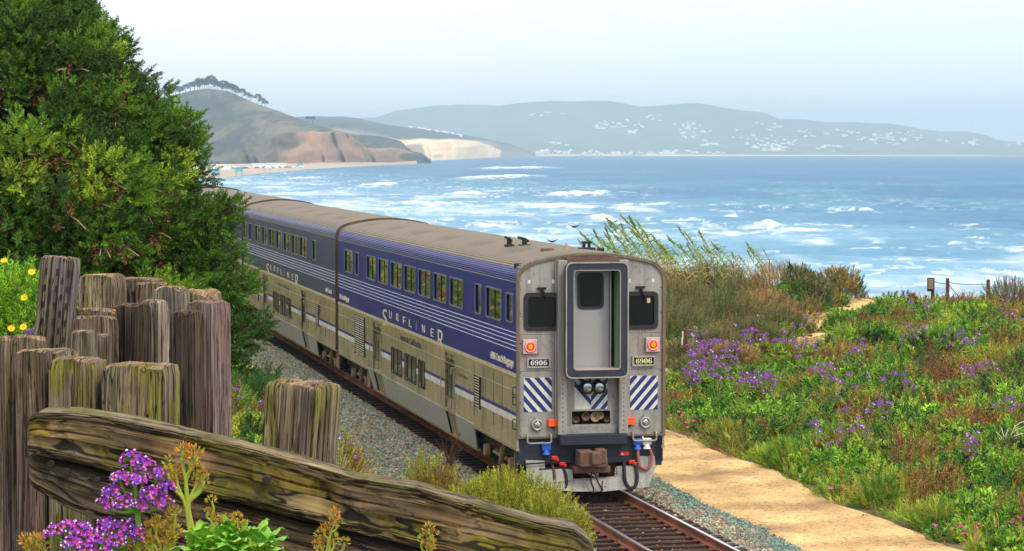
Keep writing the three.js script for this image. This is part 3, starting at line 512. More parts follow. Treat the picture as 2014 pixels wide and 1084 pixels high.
// ------------------------------------------------------------------ the cab end
{
  const car = cars[0];
  const outline = (k = 1) => { const s = new THREE.Shape(); s.moveTo(-1.55 * k, 1.17); s.lineTo(1.55 * k, 1.17); for (let i = 0; i <= 60; i++) { const p = arcCurve.getPointAt(1 - i / 60); s.lineTo(p.x * k, p.y); } s.closePath(); return s; };
  const e = outline();
  e.holes.push(rrect(-1.386, -.68, 3.37, 4.106, .1), rrect(.68, 1.386, 3.37, 4.106, .1), rrect(-.40, .40, 1.43, 1.70, .02), rrect(-.56, .56, 2.44, 4.70, .05));
  part('end_panel', uvm(extr(e, .06, 0, -.06)), endSteel, car);
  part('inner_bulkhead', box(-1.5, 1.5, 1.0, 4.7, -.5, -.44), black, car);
  { const a = outline(1.004); a.holes.push((() => { const s = new THREE.Shape(); s.moveTo(-1.5, 1.2); s.lineTo(1.5, 1.2); for (let i = 0; i <= 60; i++) { const p = arcCurve.getPointAt(1 - i / 60); s.lineTo(p.x * .968, p.y - .045); } s.closePath(); return s; })()); part('end_hoop', extr(a, .05, .006, -.01), roofSteel, car); }
  for (const sx of [-1, 1]) {
    const X = (a, b) => sx < 0 ? [a, b] : [-b, -a];
    const [wa, wb] = X(-1.386, -.68);
    const w = part('cab_window', ring(wa - .02, wb + .02, 3.35, 4.126, .12, .085, .03), rubber, car);
    part('pane', extr(rrect(wa, wb, 3.37, 4.10, .08), .008, 0, -.02), cabGlass, w);
    part('wiper', [box((wa + wb) / 2 - .1, (wa + wb) / 2 + .08, 4.19, 4.235, .01, .08), rod(V((wa + wb) / 2 - .01, 4.21, .05), V((wa + wb) / 2 + .05, 4.06, .05), .028), rod(V((wa + wb) / 2 + .05, 4.10, .06), V((wa + wb) / 2 + .1, 3.98, .03), .012)], black, w);
    if (sx < 0) { part('sun_visor', box(wa + .06, wb - .07, 3.98, 4.04, -.06, -.05), galv, w); part('desk', [box(wa + .08, wb - .22, 3.43, 3.50, -.1, -.05)], galv, w); part('desk_lamp', [box(wa + .28, wb - .33, 3.52, 3.545, -.09, -.06)], redDull, w); }
    else part('sticker', box(wb - .21, wb - .14, 3.89, 3.99, -.012, -.008), cream, w);
    for (const mx of [-1.296, -.797]) part('marker_plate', box(...X(mx - .028, mx + .028), 4.31, 4.385, -.002, .012), white, car);
    // red marker lamp
    const lx = sx * (sx < 0 ? 1.285 : 1.285), ly = sx < 0 ? 3.035 : 3.035;
    const lamp = part('marker_lamp', [rbox(lx - .15, lx + .15, ly - .15, ly + .15, 0, .07, .015)], pinkPlate, car);
    const bz = new THREE.TorusGeometry(.1, .022, 8, 24); bz.translate(lx, ly, .08); part('bezel', bz, pinkPlate, lamp);
    const ln = new THREE.SphereGeometry(.092, 20, 10, 0, Math.PI * 2, 0, Math.PI / 2); ln.rotateX(Math.PI / 2); ln.scale(1, 1, .5); ln.translate(lx, ly, .075); part('lens', ln, redLens, lamp);
    const core = new THREE.SphereGeometry(.05, 14, 8, 0, Math.PI * 2, 0, Math.PI / 2); core.rotateX(Math.PI / 2); core.scale(1, 1, .35); core.translate(lx, ly, .112); part('bulb', core, redCore, lamp);
    const pl = new THREE.PointLight(0xff2010, .12, 3); pl.position.set(lx, ly, .3); pl.castShadow = true; lamp.add(pl);
    // number board
    const nx = sx < 0 ? -1.10 : 1.10, nb = part('number_board', [ring(nx - .245, nx + .245, 2.60, 2.81, .02, .035, .05), box(nx - .22, nx + .22, 2.62, 2.79, 0, .02)], galv, car);
    part('number_plate', box(nx - .208, nx + .208, 2.637, 2.773, .02, .028), black, nb);
    const g = new TextGeometry('6906', { font: fontSerif, size: .098, depth: .004, curveSegments: 4 }); g.computeBoundingBox(); const bw = g.boundingBox.max.x; g.translate(-bw / 2, 0, 0); g.scale(.345 / bw, 1, 1); g.translate(nx, 2.656, .029); part('number', g, sx < 0 ? whiteGlow : greenGlow, nb);
    // striped panel
    const [pa, pb] = X(-1.404, -.822), sp = part('warning_panel', extr(rrect(pa, pb, 1.705, 2.40, .02), .006, 0, .001), white, car);
    for (let k = -3; k < 6; k++) { const q = diag(pa, pb, 1.705, 2.40, 1.705 + k * .236 + .03, .125, sx < 0 ? -1.15 : 1.15); if (q) part('warning_stripe', extr(q, .004, 0, .0075), stripeBlue, sp); }
    // lower lamp and orange block, grab handle
    const hx = sx * 1.135, hl = new THREE.LatheGeometry([[.0, 0], [.125, 0], [.125, .05], [.11, .085], [.085, .09], [.078, .06], [0, .05]].map(q => new THREE.Vector2(...q)), 24); hl.rotateX(Math.PI / 2); hl.translate(hx, 1.44, 0);
    const h = part('ditch_lamp', [hl, box(hx - .035, hx + .035, 1.555, 1.60, 0, .06)], galv, car); const hc = new THREE.SphereGeometry(.078, 18, 8, 0, Math.PI * 2, 0, Math.PI / 2); hc.rotateX(Math.PI / 2); hc.scale(1, 1, .4); hc.translate(hx, 1.44, .06); part('lens', hc, lensGlass, h);
    part('orange_lamp', [rbox(...X(-.905, -.70), 1.40, 1.555, 0, .08, .012)], orange, car); part('lamp_bracket', box(...X(-.83, -.77), 1.36, 1.40, 0, .05), black, car);
    const [ga, gb] = X(-1.345, -.86); part('grab_handle', tube([V(ga, 1.245, 0), V(ga, 1.24, .1), V(ga, 1.10, .12), V(ga + .03, 1.08, .12), V((ga + gb) / 2, 1.08, .12), V(gb - .03, 1.08, .12), V(gb, 1.10, .12), V(gb, 1.24, .1), V(gb, 1.245, 0)], .016, 60, 6), galv, car);
    // collision post with rivets
    const [ca, cb] = X(-.73, -.545); const post = part('collision_post', [rbox(ca, cb, 1.245, 4.78, 0, .2, .01)], endSteel, car);
    const rv = []; for (let y = 1.32; y < 2.4; y += .095) { const s = new THREE.SphereGeometry(.012, 6, 4); s.translate(sx * .64, y, .2); rv.push(s); } part('rivets', rv, black, post, 'stuff');
    const rv2 = []; for (const y of [1.22, 1.9, 2.5, 3.1, 3.7, 4.2]) { const s = new THREE.SphereGeometry(.012, 6, 4); s.translate(sx * 1.47, y, .002); rv2.push(s); } part('rivets', rv2, black, car, 'stuff');
  }
  part('panel_seam', [box(-1.53, -.74, 3.275, 3.281, 0, .002), box(.74, 1.53, 3.275, 3.281, 0, .002), box(-1.53, -.74, 2.53, 2.536, 0, .002), box(.74, 1.53, 2.53, 2.536, 0, .002), box(-.775, -.765, 1.2, 4.80, 0, .003), box(.765, .775, 1.2, 4.80, 0, .003)], dark, car);
  part('lintel', [box(-.545, .545, 4.74, 4.845, 0, .16)], brownIron, car);
  // gangway: door, tunnel and frame
  const door = part('gangway_door', [rbox(-.49, .36, 2.44, 4.70, -.05, .0, .01)], doorSteel, car);
  part('door_window', ring(-.29, .26, 3.78, 4.52, .12, .05, .025), navy, door); part('pane', extr(rrect(-.26, .23, 3.81, 4.49, .1), .006, 0, .004), cabGlass, door);
  for (const y of [2.66, 3.12, 3.48, 4.36]) part('hinge', box(-.5, -.38, y - .012, y + .012, 0, .03), black, door);
  part('door_rail', [rod(V(.40, 2.46, .03), V(.40, 4.66, .03), .022), box(.33, .37, 2.44, 4.70, -.02, .012)], galv, car);
  part('tunnel_lining', [box(.47, .49, 2.5, 4.62, .03, .42)], std({ color: rgb(120, 150, 132), roughness: .6, map: gr1 }), car);
  { const s = rrect(-.60, .60, 2.43, 4.72, .1); s.holes.push(rrect(-.50, .50, 2.53, 4.62, .08)); part('gangway_tunnel', extr(s, .42, 0, 0), bellowsM, car); }
  const fr = part('gangway_frame', [extr((() => { const s = rrect(-.645, .645, 2.42, 4.75, .15); s.holes.push(rrect(-.49, .49, 2.575, 4.60, .08)); return s; })(), .09, .012, .41)], navy, car);
  part('frame_edge', extr((() => { const s = rrect(-.652, .652, 2.413, 4.757, .155); s.holes.push(rrect(-.628, .628, 2.437, 4.733, .14)); return s; })(), .03, 0, .50), galv, fr);
  part('frame_edge', extr((() => { const s = rrect(-.49, .49, 2.575, 4.60, .08); s.holes.push(rrect(-.475, .475, 2.59, 4.585, .07)); return s; })(), .05, 0, .47), galv, fr);
  part('frame_sill', box(-.48, .48, 2.56, 2.60, .03, .50), pinkPlate, fr);
  for (const x of [-.36, .34]) { const t = new THREE.TorusGeometry(.035, .01, 6, 16, Math.PI); t.translate(x, 4.765, .46); part('lifting_eye', t, brownIron, fr); }
  // centre panel with chevrons, twin lamps and horns
  const cp = part('warning_panel', extr(rrect(-.345, .345, 1.735, 2.43, .02), .006, 0, .001), white, car);
  for (let k = -1; k < 6; k++) for (const sx of [-1, 1]) { const q = diag(sx < 0 ? -.345 : 0, sx < 0 ? 0 : .345, 1.735, 2.43, (sx < 0 ? 1.735 + k * .236 - .07 + .345 * 1.15 : 1.735 + k * .236 - .07) - .02, .12, sx < 0 ? -1.15 : 1.15); if (q) part('warning_stripe', extr(q, .004, 0, .0075), stripeBlue, cp); }
  const tl = part('twin_lamp', [box(-.26, .24, 2.15, 2.25, 0, .2), ...[-.125, .125].map(x => { const l = new THREE.LatheGeometry([[0, 0], [.138, 0], [.138, .12], [.124, .15], [.106, .145], [.1, .10], [0, .09]].map(q => new THREE.Vector2(...q)), 26); l.rotateX(Math.PI / 2); l.translate(x, 2.20, .12); return l; })], black, car);
  for (const x of [-.125, .125]) { const s = new THREE.SphereGeometry(.104, 20, 10, 0, Math.PI * 2, 0, Math.PI / 2); s.rotateX(Math.PI / 2); s.scale(1, 1, .22); s.translate(x, 2.20, .225); part('lens', s, lensGlass, tl); }
  const hr = part('horn_recess', [box(-.4, .4, 1.43, 1.70, -.35, -.33), box(-.42, -.4, 1.43, 1.7, -.35, 0), box(.4, .42, 1.43, 1.7, -.35, 0), box(-.4, .4, 1.42, 1.43, -.35, 0)], dark, car);
  for (const [x, y, r, m] of [[-.31, 1.53, .075, brownIron], [-.11, 1.585, .09, brownIron], [.09, 1.575, .105, tanIron], [.2, 1.6, .075, tanIron], [.33, 1.52, .06, brownIron]]) { const l = new THREE.LatheGeometry([[.02, -.2], [.03, -.1], [r * .6, -.05], [r, 0], [r * .92, .004], [r * .5, -.05], [.01, -.08]].map(q => new THREE.Vector2(...q)), 18); l.rotateX(Math.PI / 2); l.translate(x, y, .0); part('horn', l, m, hr); }
  part('horn_frame', ring(-.43, .43, 1.40, 1.73, .02, .03, .015), endSteel, car);
  part('end_rib', [box(-.53, .53, 1.245, 1.40, 0, .03), box(-1.54, -.74, 1.16, 1.18, 0, .02), box(.74, 1.54, 1.16, 1.18, 0, .02)], endSteel, car);
  // buffer beam, coupler, hoses, pilot
  part('buffer_beam', [rbox(-.70, .70, 1.03, 1.245, -.1, .24, .015), rbox(-1.53, 1.53, .62, 1.165, -.3, -.02, .02), extr(poly([[1.2, .6], [1.52, .6], [1.47, 1.16], [1.2, 1.16]]), .2, 0, -.28)], navyDark, car);
  part('coupler', [rbox(-.36, -.06, .62, .94, .1, .55, .03), rbox(-.3, .26, .58, .8, -.2, .4, .03), rbox(.02, .24, .66, .96, .15, .42, .04), rbox(-.14, .07, .66, .93, .35, .66, .04), rbox(-.42, .34, .46, .60, -.2, .3, .02)], brownIron, car);
  part('uncoupling_rod', [rod(V(-1.42, .66, .12), V(-.55, .70, .12), .018), rod(V(-1.1, .55, .1), V(-.4, .57, .1), .016), tube([V(-1.42, .66, .12), V(-1.47, .55, .14), V(-1.40, .42, .16), V(-1.34, .35, .17), V(-1.33, .25, .16)], .016, 20)], black, car);
  const cap = (x, y, m, nm) => part(nm, [rbox(x - .095, x + .095, y - .05, y + .09, 0, .09, .025), (() => { const g = new THREE.CylinderGeometry(.05, .085, .09, 14); g.translate(x, y - .085, .05); return g; })(), box(x - .1, x - .07, y + .05, y + .13, .02, .06)], m, car);
  cap(-.945, .97, bluePlastic, 'power_socket'); cap(.965, 1.03, bluePlastic, 'power_socket'); cap(1.165, 1.035, white, 'power_socket');
  part('signal_cable', tube([V(.975, .93, .06), V(.965, .75, .12), V(1.0, .55, .16), V(1.10, .50, .17), V(1.22, .58, .16), V(1.26, .76, .1), V(1.2, .95, .06)], .032, 40, 8), hoseRed, car);
  part('air_hose', tube([V(.68, .66, .05), V(.66, .5, .16), V(.67, .25, .24), V(.76, .13, .26), V(.86, .16, .26), V(.92, .34, .22), V(.91, .6, .1)], .036, 44, 8), black, car);
  part('air_hose', tube([V(-.62, .6, .05), V(-.57, .45, .16), V(-.56, .25, .2), V(-.6, .12, .2)], .034, 24, 8), black, car);
  part('air_hose', tube([V(-.82, .62, .05), V(-.8, .45, .14), V(-.81, .25, .18)], .03, 20, 8), bellowsM, car);
  for (const [x, y] of [[-.62, .64], [.84, .64], [-.78, .76]]) part('valve_handle', [rbox(x - .07, x + .06, y - .035, y + .045, .05, .14, .02), rbox(x + .02, x + .08, y - .06, y, .08, .15, .015)], redDull, car);
  { const r = part('placard', box(.62, .80, .77, .84, -.02, .0), redDull, car); const g = new TextGeometry('A', { font: fontSans, size: .045, depth: .003 }); g.translate(.64, .783, .001); part('lettering', g, white, r); }
  part('dangling_chain', [tube([V(-.06, .5, .3), V(-.08, .3, .34), V(-.03, .15, .34), V(-.03, .06, .33)], .016, 20, 5), tube([V(0, .48, .32), V(.05, .3, .36), V(.13, .15, .36), V(.13, .08, .35)], .02, 20, 5), tube([V(.17, .3, .3), V(.15, .2, .34), V(.17, .1, .34)], .012, 14, 5)], dark, car);
  // pilot: bent steel plate with a notch for the coupler
  const ps = poly([[-1.36, .72], [-.98, .70], [-.98, .56], [-.42, .52], [-.42, .33], [.52, .36], [.52, .56], [.94, .56], [1.02, .74], [1.34, .74], [1.34, .52], [1.16, .14], [.2, .08], [-.5, .10], [-1.28, .22], [-1.36, .46]]);
  const pg = extr(ps, .035, .006, .0), pa_ = pg.attributes.position; for (let i = 0; i < pa_.count; i++) pa_.setZ(i, pa_.getZ(i) + .24 - .34 * (pa_.getY(i) - .1) - .04 * Math.abs(pa_.getX(i))); pg.computeVertexNormals();
  part('pilot', uvm(pg), pilotM, car);
  part('pilot_bolt', [[-1.1, .3], [-.2, .2], [.25, .18], [1.0, .25]].map(([x, y]) => { const s = new THREE.SphereGeometry(.022, 8, 6); s.translate(x, y, .28 - .34 * (y - .1) - .04 * Math.abs(x)); return s; }), chrome, car);
  part('corner_step', [box(-1.53, -1.36, .38, .62, -.25, -.2), box(1.36, 1.50, .55, 1.1, -.3, -.02)], navyDark, car);
  // things on the roof
  for (const [x, z, k] of [[-.36, -4.7, 1.1], [-.66, -4.9, .8]]) part('roof_horn', [rbox(x - .12 * k, x + .12 * k, 4.84, 4.93, z - .1, z + .1, .02), rbox(x - .05, x + .05, 4.9, 5.06 * 1, z - .05, z + .05, .015), rod(V(x, 5.05, z + .02), V(x - .16 * k, 5.09, z + .16), .03), rod(V(x, 5.05, z + .02), V(x + .1 * k, 5.0, z - .14), .03)], dark, car);
  part('roof_vent', [rbox(-.62, -.34, 4.85, 4.96, -2.0, -1.8, .04)], brownIron, car);
  { const c = new THREE.ConeGeometry(.1, .16, 12); c.translate(-.17, 5.0, -1.5); part('roof_antenna', [c, box(-.29, -.05, 4.88, 4.92, -1.6, -1.4)], tanIron, car); }
  part('roof_horn', [rbox(.27, .62, 4.88, 4.95, -2.3, -2.1, .02), rbox(.36, .42, 4.93, 5.08, -2.25, -2.19, .01), rbox(.47, .53, 4.93, 5.08, -2.25, -2.19, .01), box(.34, .56, 5.03, 5.08, -2.26, -2.18), rbox(.58, .72, 4.86, 4.95, -1.9, -1.75, .02)], dark, car);
  // corner handrail on the side by the end
  for (const y of [1.35, 1.85, 2.0]) part('side_grab', [onSideTube([[-.09, y, 0], [-.09, y, .06], [-.09, y + .2, .06], [-.09, y + .2, 0]], -1, .012)], dark, car);
}
part('roof_box', [rbox(-.9, -.2, 4.9, 5.12, -9.4, -8.8, .03), rbox(-.1, .05, 4.88, 5.05, -8.9, -8.7, .02), rbox(.2, .35, 4.88, 5.02, -8.7, -8.5, .02)], dark, cars[3]);

// ------------------------------------------------------------------ the track
{
  const track = thing('railway_track', 'single railway track with rusty rails and brown wooden ties under the train', 'railway track', null, V(TX, 0, -TD), YAW);
  const tieTex = tex(256, 256, (u, v) => { const n = pfbm(u, v, 4, 50, 3, 4), m = pfbm(u, v, 6, 10, 8, 4), k = clamp(.5 + .9 * (n - .5) + .5 * (m - .5) - (n < .36 ? .35 : 0), .1, 1.2); return [205 * k, 160 * k, 138 * k]; });
  const ties = [0, 1, 2].map(i => std({ color: [rgb(150, 116, 100), rgb(128, 96, 84), rgb(162, 122, 98)][i], map: tieTex, bumpMap: tieTex, bumpScale: .012, roughness: .95 }));
  const rustRail = std({ color: rgb(150, 92, 66), roughness: .9, map: grime(21, .7) }), shiny = std({ color: rgb(196, 202, 214), metalness: .9, roughness: .28 });
  const web = poly([[-.07, -.165], [.07, -.165], [.07, -.155], [.014, -.135], [.010, -.05], [.036, -.035], [.036, -.004], [-.036, -.004], [-.036, -.035], [-.010, -.05], [-.014, -.135], [-.07, -.155]]);
  for (const s of [-1, 1]) {
    const g = new THREE.ExtrudeGeometry(web, { depth: 120, bevelEnabled: false, steps: 60 }); g.translate(s * .754, 0, -104); uvm(g, .4);
    const r = part('rail', g, rustRail, track);
    const h = extr(rrect(s * .754 - .034, s * .754 + .034, -.008, .002, .004), 120, 0, -104); part('rail_head', h, shiny, r);
  }
  const R = rng(5);
  const tieG = [0, 1, 2].map(i => { const g = new THREE.BoxGeometry(2.6, .17, .225, 14, 1, 3), p = g.attributes.position; for (let k = 0; k < p.count; k++) { const n = noise(p.getX(k) * 4 + i * 9, p.getZ(k) * 12, i * 3); p.setY(k, p.getY(k) + (n - .5) * .022); p.setZ(k, p.getZ(k) + (noise(p.getX(k) * 3, i * 7, 5) - .5) * .03); } g.computeVertexNormals(); return g; });
  const plateG = rbox(-.14, .14, -.008, .014, -.09, .09, .004, 1), spikeG = rbox(-.014, .014, 0, .05, -.014, .014, .004, 1);
  for (let k = 0; k < 150; k++) {
    const z = 11 - k * .51 + (R() - .5) * .05; if (z < -62) break;
    const t = part('tie', tieG[k % 3], ties[Math.floor(R() * 3)], track); t.position.set((R() - .5) * .07, -.262, z); t.rotation.y = (R() - .5) * .02;
    if (z > -1.5) for (const s of [-1, 1]) { const p = part('tie_plate', plateG, rustRail, t); p.position.set(s * .754, .088, 0); for (const q of [-.105, .105]) { const sp = part('spike', spikeG, rustRail, t); sp.position.set(s * .754 + q, .095, (R() - .5) * .08); } }
  }
  // ballast: broken stone, every stone real
  const stoneG = new THREE.IcosahedronGeometry(1, 0), sp = stoneG.attributes.position; for (let k = 0; k < sp.count; k++) { const h = hash(Math.round(sp.getX(k) * 50), Math.round(sp.getY(k) * 50), Math.round(sp.getZ(k) * 50)); const f = .75 + .5 * h; sp.setXYZ(k, sp.getX(k) * f, sp.getY(k) * f * .8, sp.getZ(k) * f); } stoneG.computeVertexNormals();
  const list = [], C = [rgb(150, 146, 126), rgb(112, 116, 104), rgb(176, 166, 140), rgb(96, 92, 80), rgb(132, 152, 140), rgb(110, 142, 134), rgb(142, 118, 100)];
  const T = [rgb(120, 168, 160), rgb(96, 140, 136), rgb(150, 178, 168), rgb(140, 132, 116), rgb(84, 100, 100)], Bn = [rgb(126, 92, 70), rgb(104, 76, 60), rgb(140, 112, 90), rgb(134, 96, 70)];
  const scatter = (n, D0, D1, u0, u1, size, cols, sink = 0) => { for (let i = 0; i < n; i++) { const q = R(), D = lerp(D0, D1, q), u = lerp(u0, u1, R()); const [x, z] = fromDU(D, u); const s = size * (.55 + .9 * R() * R()); list.push([mat4(V(x, groundY(x, z) + s * (.15 + .3 * R()) - sink, z), V(s, s * (.6 + .4 * R()), s), R() * 6, R() * 6, R() * 6), cols(R(), u, D)]); } };
  const any = (a) => a[Math.floor(R() * a.length)].clone().multiplyScalar(1.2 + .8 * R());
  scatter(68000, 51, 96, -4.6, -1.25, .036, () => any(C));
  scatter(16000, 43.5, 60, 1.2, 3.3, .036, (r, u, D) => any(r < sst(1.6, 2.4, u + (noise(D * 2, u * 2) - .5)) ? T.map(c => c.clone().multiplyScalar(.6)) : r < .8 ? C : Bn));
  scatter(1600, 43.5, 62, 3.1, 4.6, .022, () => any([...T, ...Bn, ...C]));
  scatter(900, 43.5, 66, 3.2, 5.7, .016, () => any([...Bn, ...C]));
  scatter(7000, 43, 54, -1.25, 1.25, .03, () => any(Bn), .0);
  scatter(3000, 43, 54, -3.4, -1.2, .036, () => any(C));
  instances('gravel', stoneG, std({ color: 0xffffff, roughness: 1, map: soilTex }), list);
}

// ------------------------------------------------------------------ leaves, sprays and flower heads
class Leaves {                                                        // collects small two-sided leaf faces
  constructor() { this.p = []; this.n = []; this.uv = []; this.c = []; }
  tri(a, b, c, n, col) { for (const v of [a, b, c]) { this.p.push(v.x, v.y, v.z); this.n.push(n.x, n.y, n.z); this.uv.push(v.x * 4, v.y * 4); this.c.push(col[0], col[1], col[2]); } }
  leaf(base, dir, side, len, wid, fold, col) {                         // a leaf folded along its midrib
    const up = dir.clone().cross(side).normalize(), mid = base.clone().addScaledVector(dir, len * .5).addScaledVector(up, -fold * wid), tip = base.clone().addScaledVector(dir, len).addScaledVector(up, -fold * len * .3);
    const l = base.clone().addScaledVector(dir, len * .45).addScaledVector(side, wid * .5), r = base.clone().addScaledVector(dir, len * .45).addScaledVector(side, -wid * .5);
    const n1 = up.clone().addScaledVector(side, .5).normalize(), n2 = up.clone().addScaledVector(side, -.5).normalize();
    this.tri(base, l, mid, n1, col); this.tri(l, tip, mid, n1, col); this.tri(base, mid, r, n2, col); this.tri(mid, tip, r, n2, col);
  }
  blade(base, dir, side, len, wid, col) { const up = dir.clone().cross(side).normalize(); const a = base.clone().addScaledVector(side, wid * .5), b = base.clone().addScaledVector(side, -wid * .5), m = base.clone().addScaledVector(dir, len); this.tri(a, m, b, up, col); }
  quad(c, n, s, col) { const t = Math.abs(n.y) < .9 ? V(0, 1, 0).cross(n).normalize() : V(1, 0, 0), b = n.clone().cross(t); const q = [[-1, 0], [0, -1], [1, 0], [0, 1]].map(([i, j]) => c.clone().addScaledVector(t, i * s).addScaledVector(b, j * s)); this.tri(q[0], q[1], q[2], n, col); this.tri(q[0], q[2], q[3], n, col); }
  stem(a, b, r0, r1, col) { const g = rod(a, b, r0, r1, 4).toNonIndexed(), p = g.attributes.position, n = g.attributes.normal; for (let i = 0; i < p.count; i++) { this.p.push(p.getX(i), p.getY(i), p.getZ(i)); this.n.push(n.getX(i), n.getY(i), n.getZ(i)); this.uv.push(0, 0); this.c.push(...col); } }
  geo() { const g = new THREE.BufferGeometry(); g.setAttribute('position', new THREE.Float32BufferAttribute(this.p, 3)); g.setAttribute('uv', new THREE.Float32BufferAttribute(this.uv, 2)); g.setAttribute('color', new THREE.Float32BufferAttribute(this.c, 3)); g.computeVertexNormals(); return g; }
}
const lin = (r, g, b) => [s2l(r / 255), s2l(g / 255), s2l(b / 255)];
const dirOf = (az, el) => V(Math.cos(el) * Math.cos(az), Math.sin(el), Math.cos(el) * Math.sin(az));
const perp = (d, R) => V(R() - .5, R() - .5, R() - .5).cross(d).normalize();
const leafM = std({ color: 0xffffff, vertexColors: true, roughness: .75, side: THREE.DoubleSide });
const glossLeafM = phys({ color: 0xffffff, vertexColors: true, roughness: .5, specularIntensity: .6, side: THREE.DoubleSide });
const petalM = std({ color: 0xffffff, vertexColors: true, roughness: .85, side: THREE.DoubleSide });
const woodyM = std({ color: 0xffffff, vertexColors: true, roughness: .95 });
const jit = (c, R, k = .35) => { const f = 1 + (R() - .5) * k; return [c[0] * f * (1 + (R() - .5) * .12), c[1] * f, c[2] * f]; };

// a shoot of scale leaves, growing along +y
function juniperSpray(seed, len = .2, n = 30) {
  const L = new Leaves(), R = rng(seed);
  L.stem(V(0, 0, 0), V(0, len * .9, 0), .004, .002, lin(90, 70, 40));
  for (let i = 0; i < n; i++) {
    const t = (i + R()) / n, az = i * 2.4 + R(), el = lerp(.35, 1.05, t) + (R() - .5) * .3, d = dirOf(az, el), b = V(0, len * t * .95, 0);
    const l = len * lerp(.36, .2, t) * (.8 + .4 * R());
    L.leaf(b, d, perp(d, R), l, l * .34, .15, jit([1, 1, 1], R, .5));
  }
  return L.geo();
}
// a leafy twig growing along +y
function leafyTwig(seed, len, n, leafLen, leafWid, elev = [.1, 1.1], gold = 0) {
  const L = new Leaves(), R = rng(seed);
  L.stem(V(0, 0, 0), V(0, len, 0), .004, .0025, [.5, .4, .28]);
  for (let i = 0; i < n; i++) { const t = .15 + .85 * (i + R()) / n, d = dirOf(i * 2.4 + R(), lerp(elev[0], elev[1], t) + (R() - .5) * .5); const l = leafLen * (.7 + .6 * R()); L.leaf(V(0, len * t, 0), d, perp(d, R), l, leafWid * (.8 + .4 * R()), .2, jit(gold && R() < gold ? [1.6, 1.2, .6] : [1, 1, 1], R, .5)); }
  return L.geo();
}
function grassTuft(seed, n, len, spread = .6, wid = .012) {
  const L = new Leaves(), R = rng(seed);
  for (let i = 0; i < n; i++) { const az = R() * 6.28, d = dirOf(az, Math.PI / 2 - R() * spread), s = perp(d, R), l = len * (.5 + .6 * R()), b = V((R() - .5) * len * .35, 0, (R() - .5) * len * .35); const c = jit([1, 1, 1], R, .6); const m = b.clone().addScaledVector(d, l * .6); L.leaf(b, d, s, l * .7, wid, .1, c); const d2 = d.clone().addScaledVector(dirOf(az, -.4), .35).normalize(); L.blade(m, d2, s, l * .45, wid * .8, c); }
  return L.geo();
}
// a rosette of broad leaves
function rosette(seed, n, len, wid, lift = .7) {
  const L = new Leaves(), R = rng(seed);
  for (let i = 0; i < n; i++) { const az = i * 2.4 + R() * .6, el = lerp(.1, 1.25, (i / n) * lift + R() * .3 * (1 - lift) + .1), d = dirOf(az, el), s = V(-Math.sin(az), 0, Math.cos(az)); const l = len * (.65 + .5 * R()); L.leaf(V(0, 0.02 + .1 * len * R(), 0), d, s, l, wid * (.8 + .4 * R()), -.12, jit([1, 1, 1], R, .4)); }
  return L.geo();
}
// a flat-topped statice head on a forked stem: florets purple, some with white tips
function staticeHead(seed, n, rad, stemLen, floret, whiteShare = .05) {
  const L = new Leaves(), R = rng(seed), g = lin(120, 140, 50), P = [lin(124, 68, 166), lin(148, 80, 170), lin(106, 58, 152), lin(166, 72, 150)];
  for (let k = 0; k < 5; k++) { const a = k * 1.26 + R(); L.stem(V(0, -stemLen, 0), V(Math.cos(a) * rad * .5, -rad * .2, Math.sin(a) * rad * .5), .006, .003, g); }
  for (let i = 0; i < n; i++) { const a = R() * 6.28, r = rad * Math.sqrt(R()), y = rad * .45 * (1 - (r / rad) ** 2) + (R() - .5) * rad * .3; const d = dirOf(a, 1.2 - .9 * r / rad + (R() - .5) * .6); L.quad(V(Math.cos(a) * r, y, Math.sin(a) * r), d, floret * (.7 + .6 * R()), R() < whiteShare ? lin(216, 200, 232) : jit(P[Math.floor(R() * 4)], R, .5)); }
  return L.geo();
}
const qUp = new THREE.Quaternion(), _m = new THREE.Matrix4();
function aimed(p, d, s, R) { qUp.setFromUnitVectors(V(0, 1, 0), d); const spin = new THREE.Quaternion().setFromAxisAngle(V(0, 1, 0), R() * 6.28); return new THREE.Matrix4().compose(p, qUp.clone().multiply(spin), V(s, s, s)); }

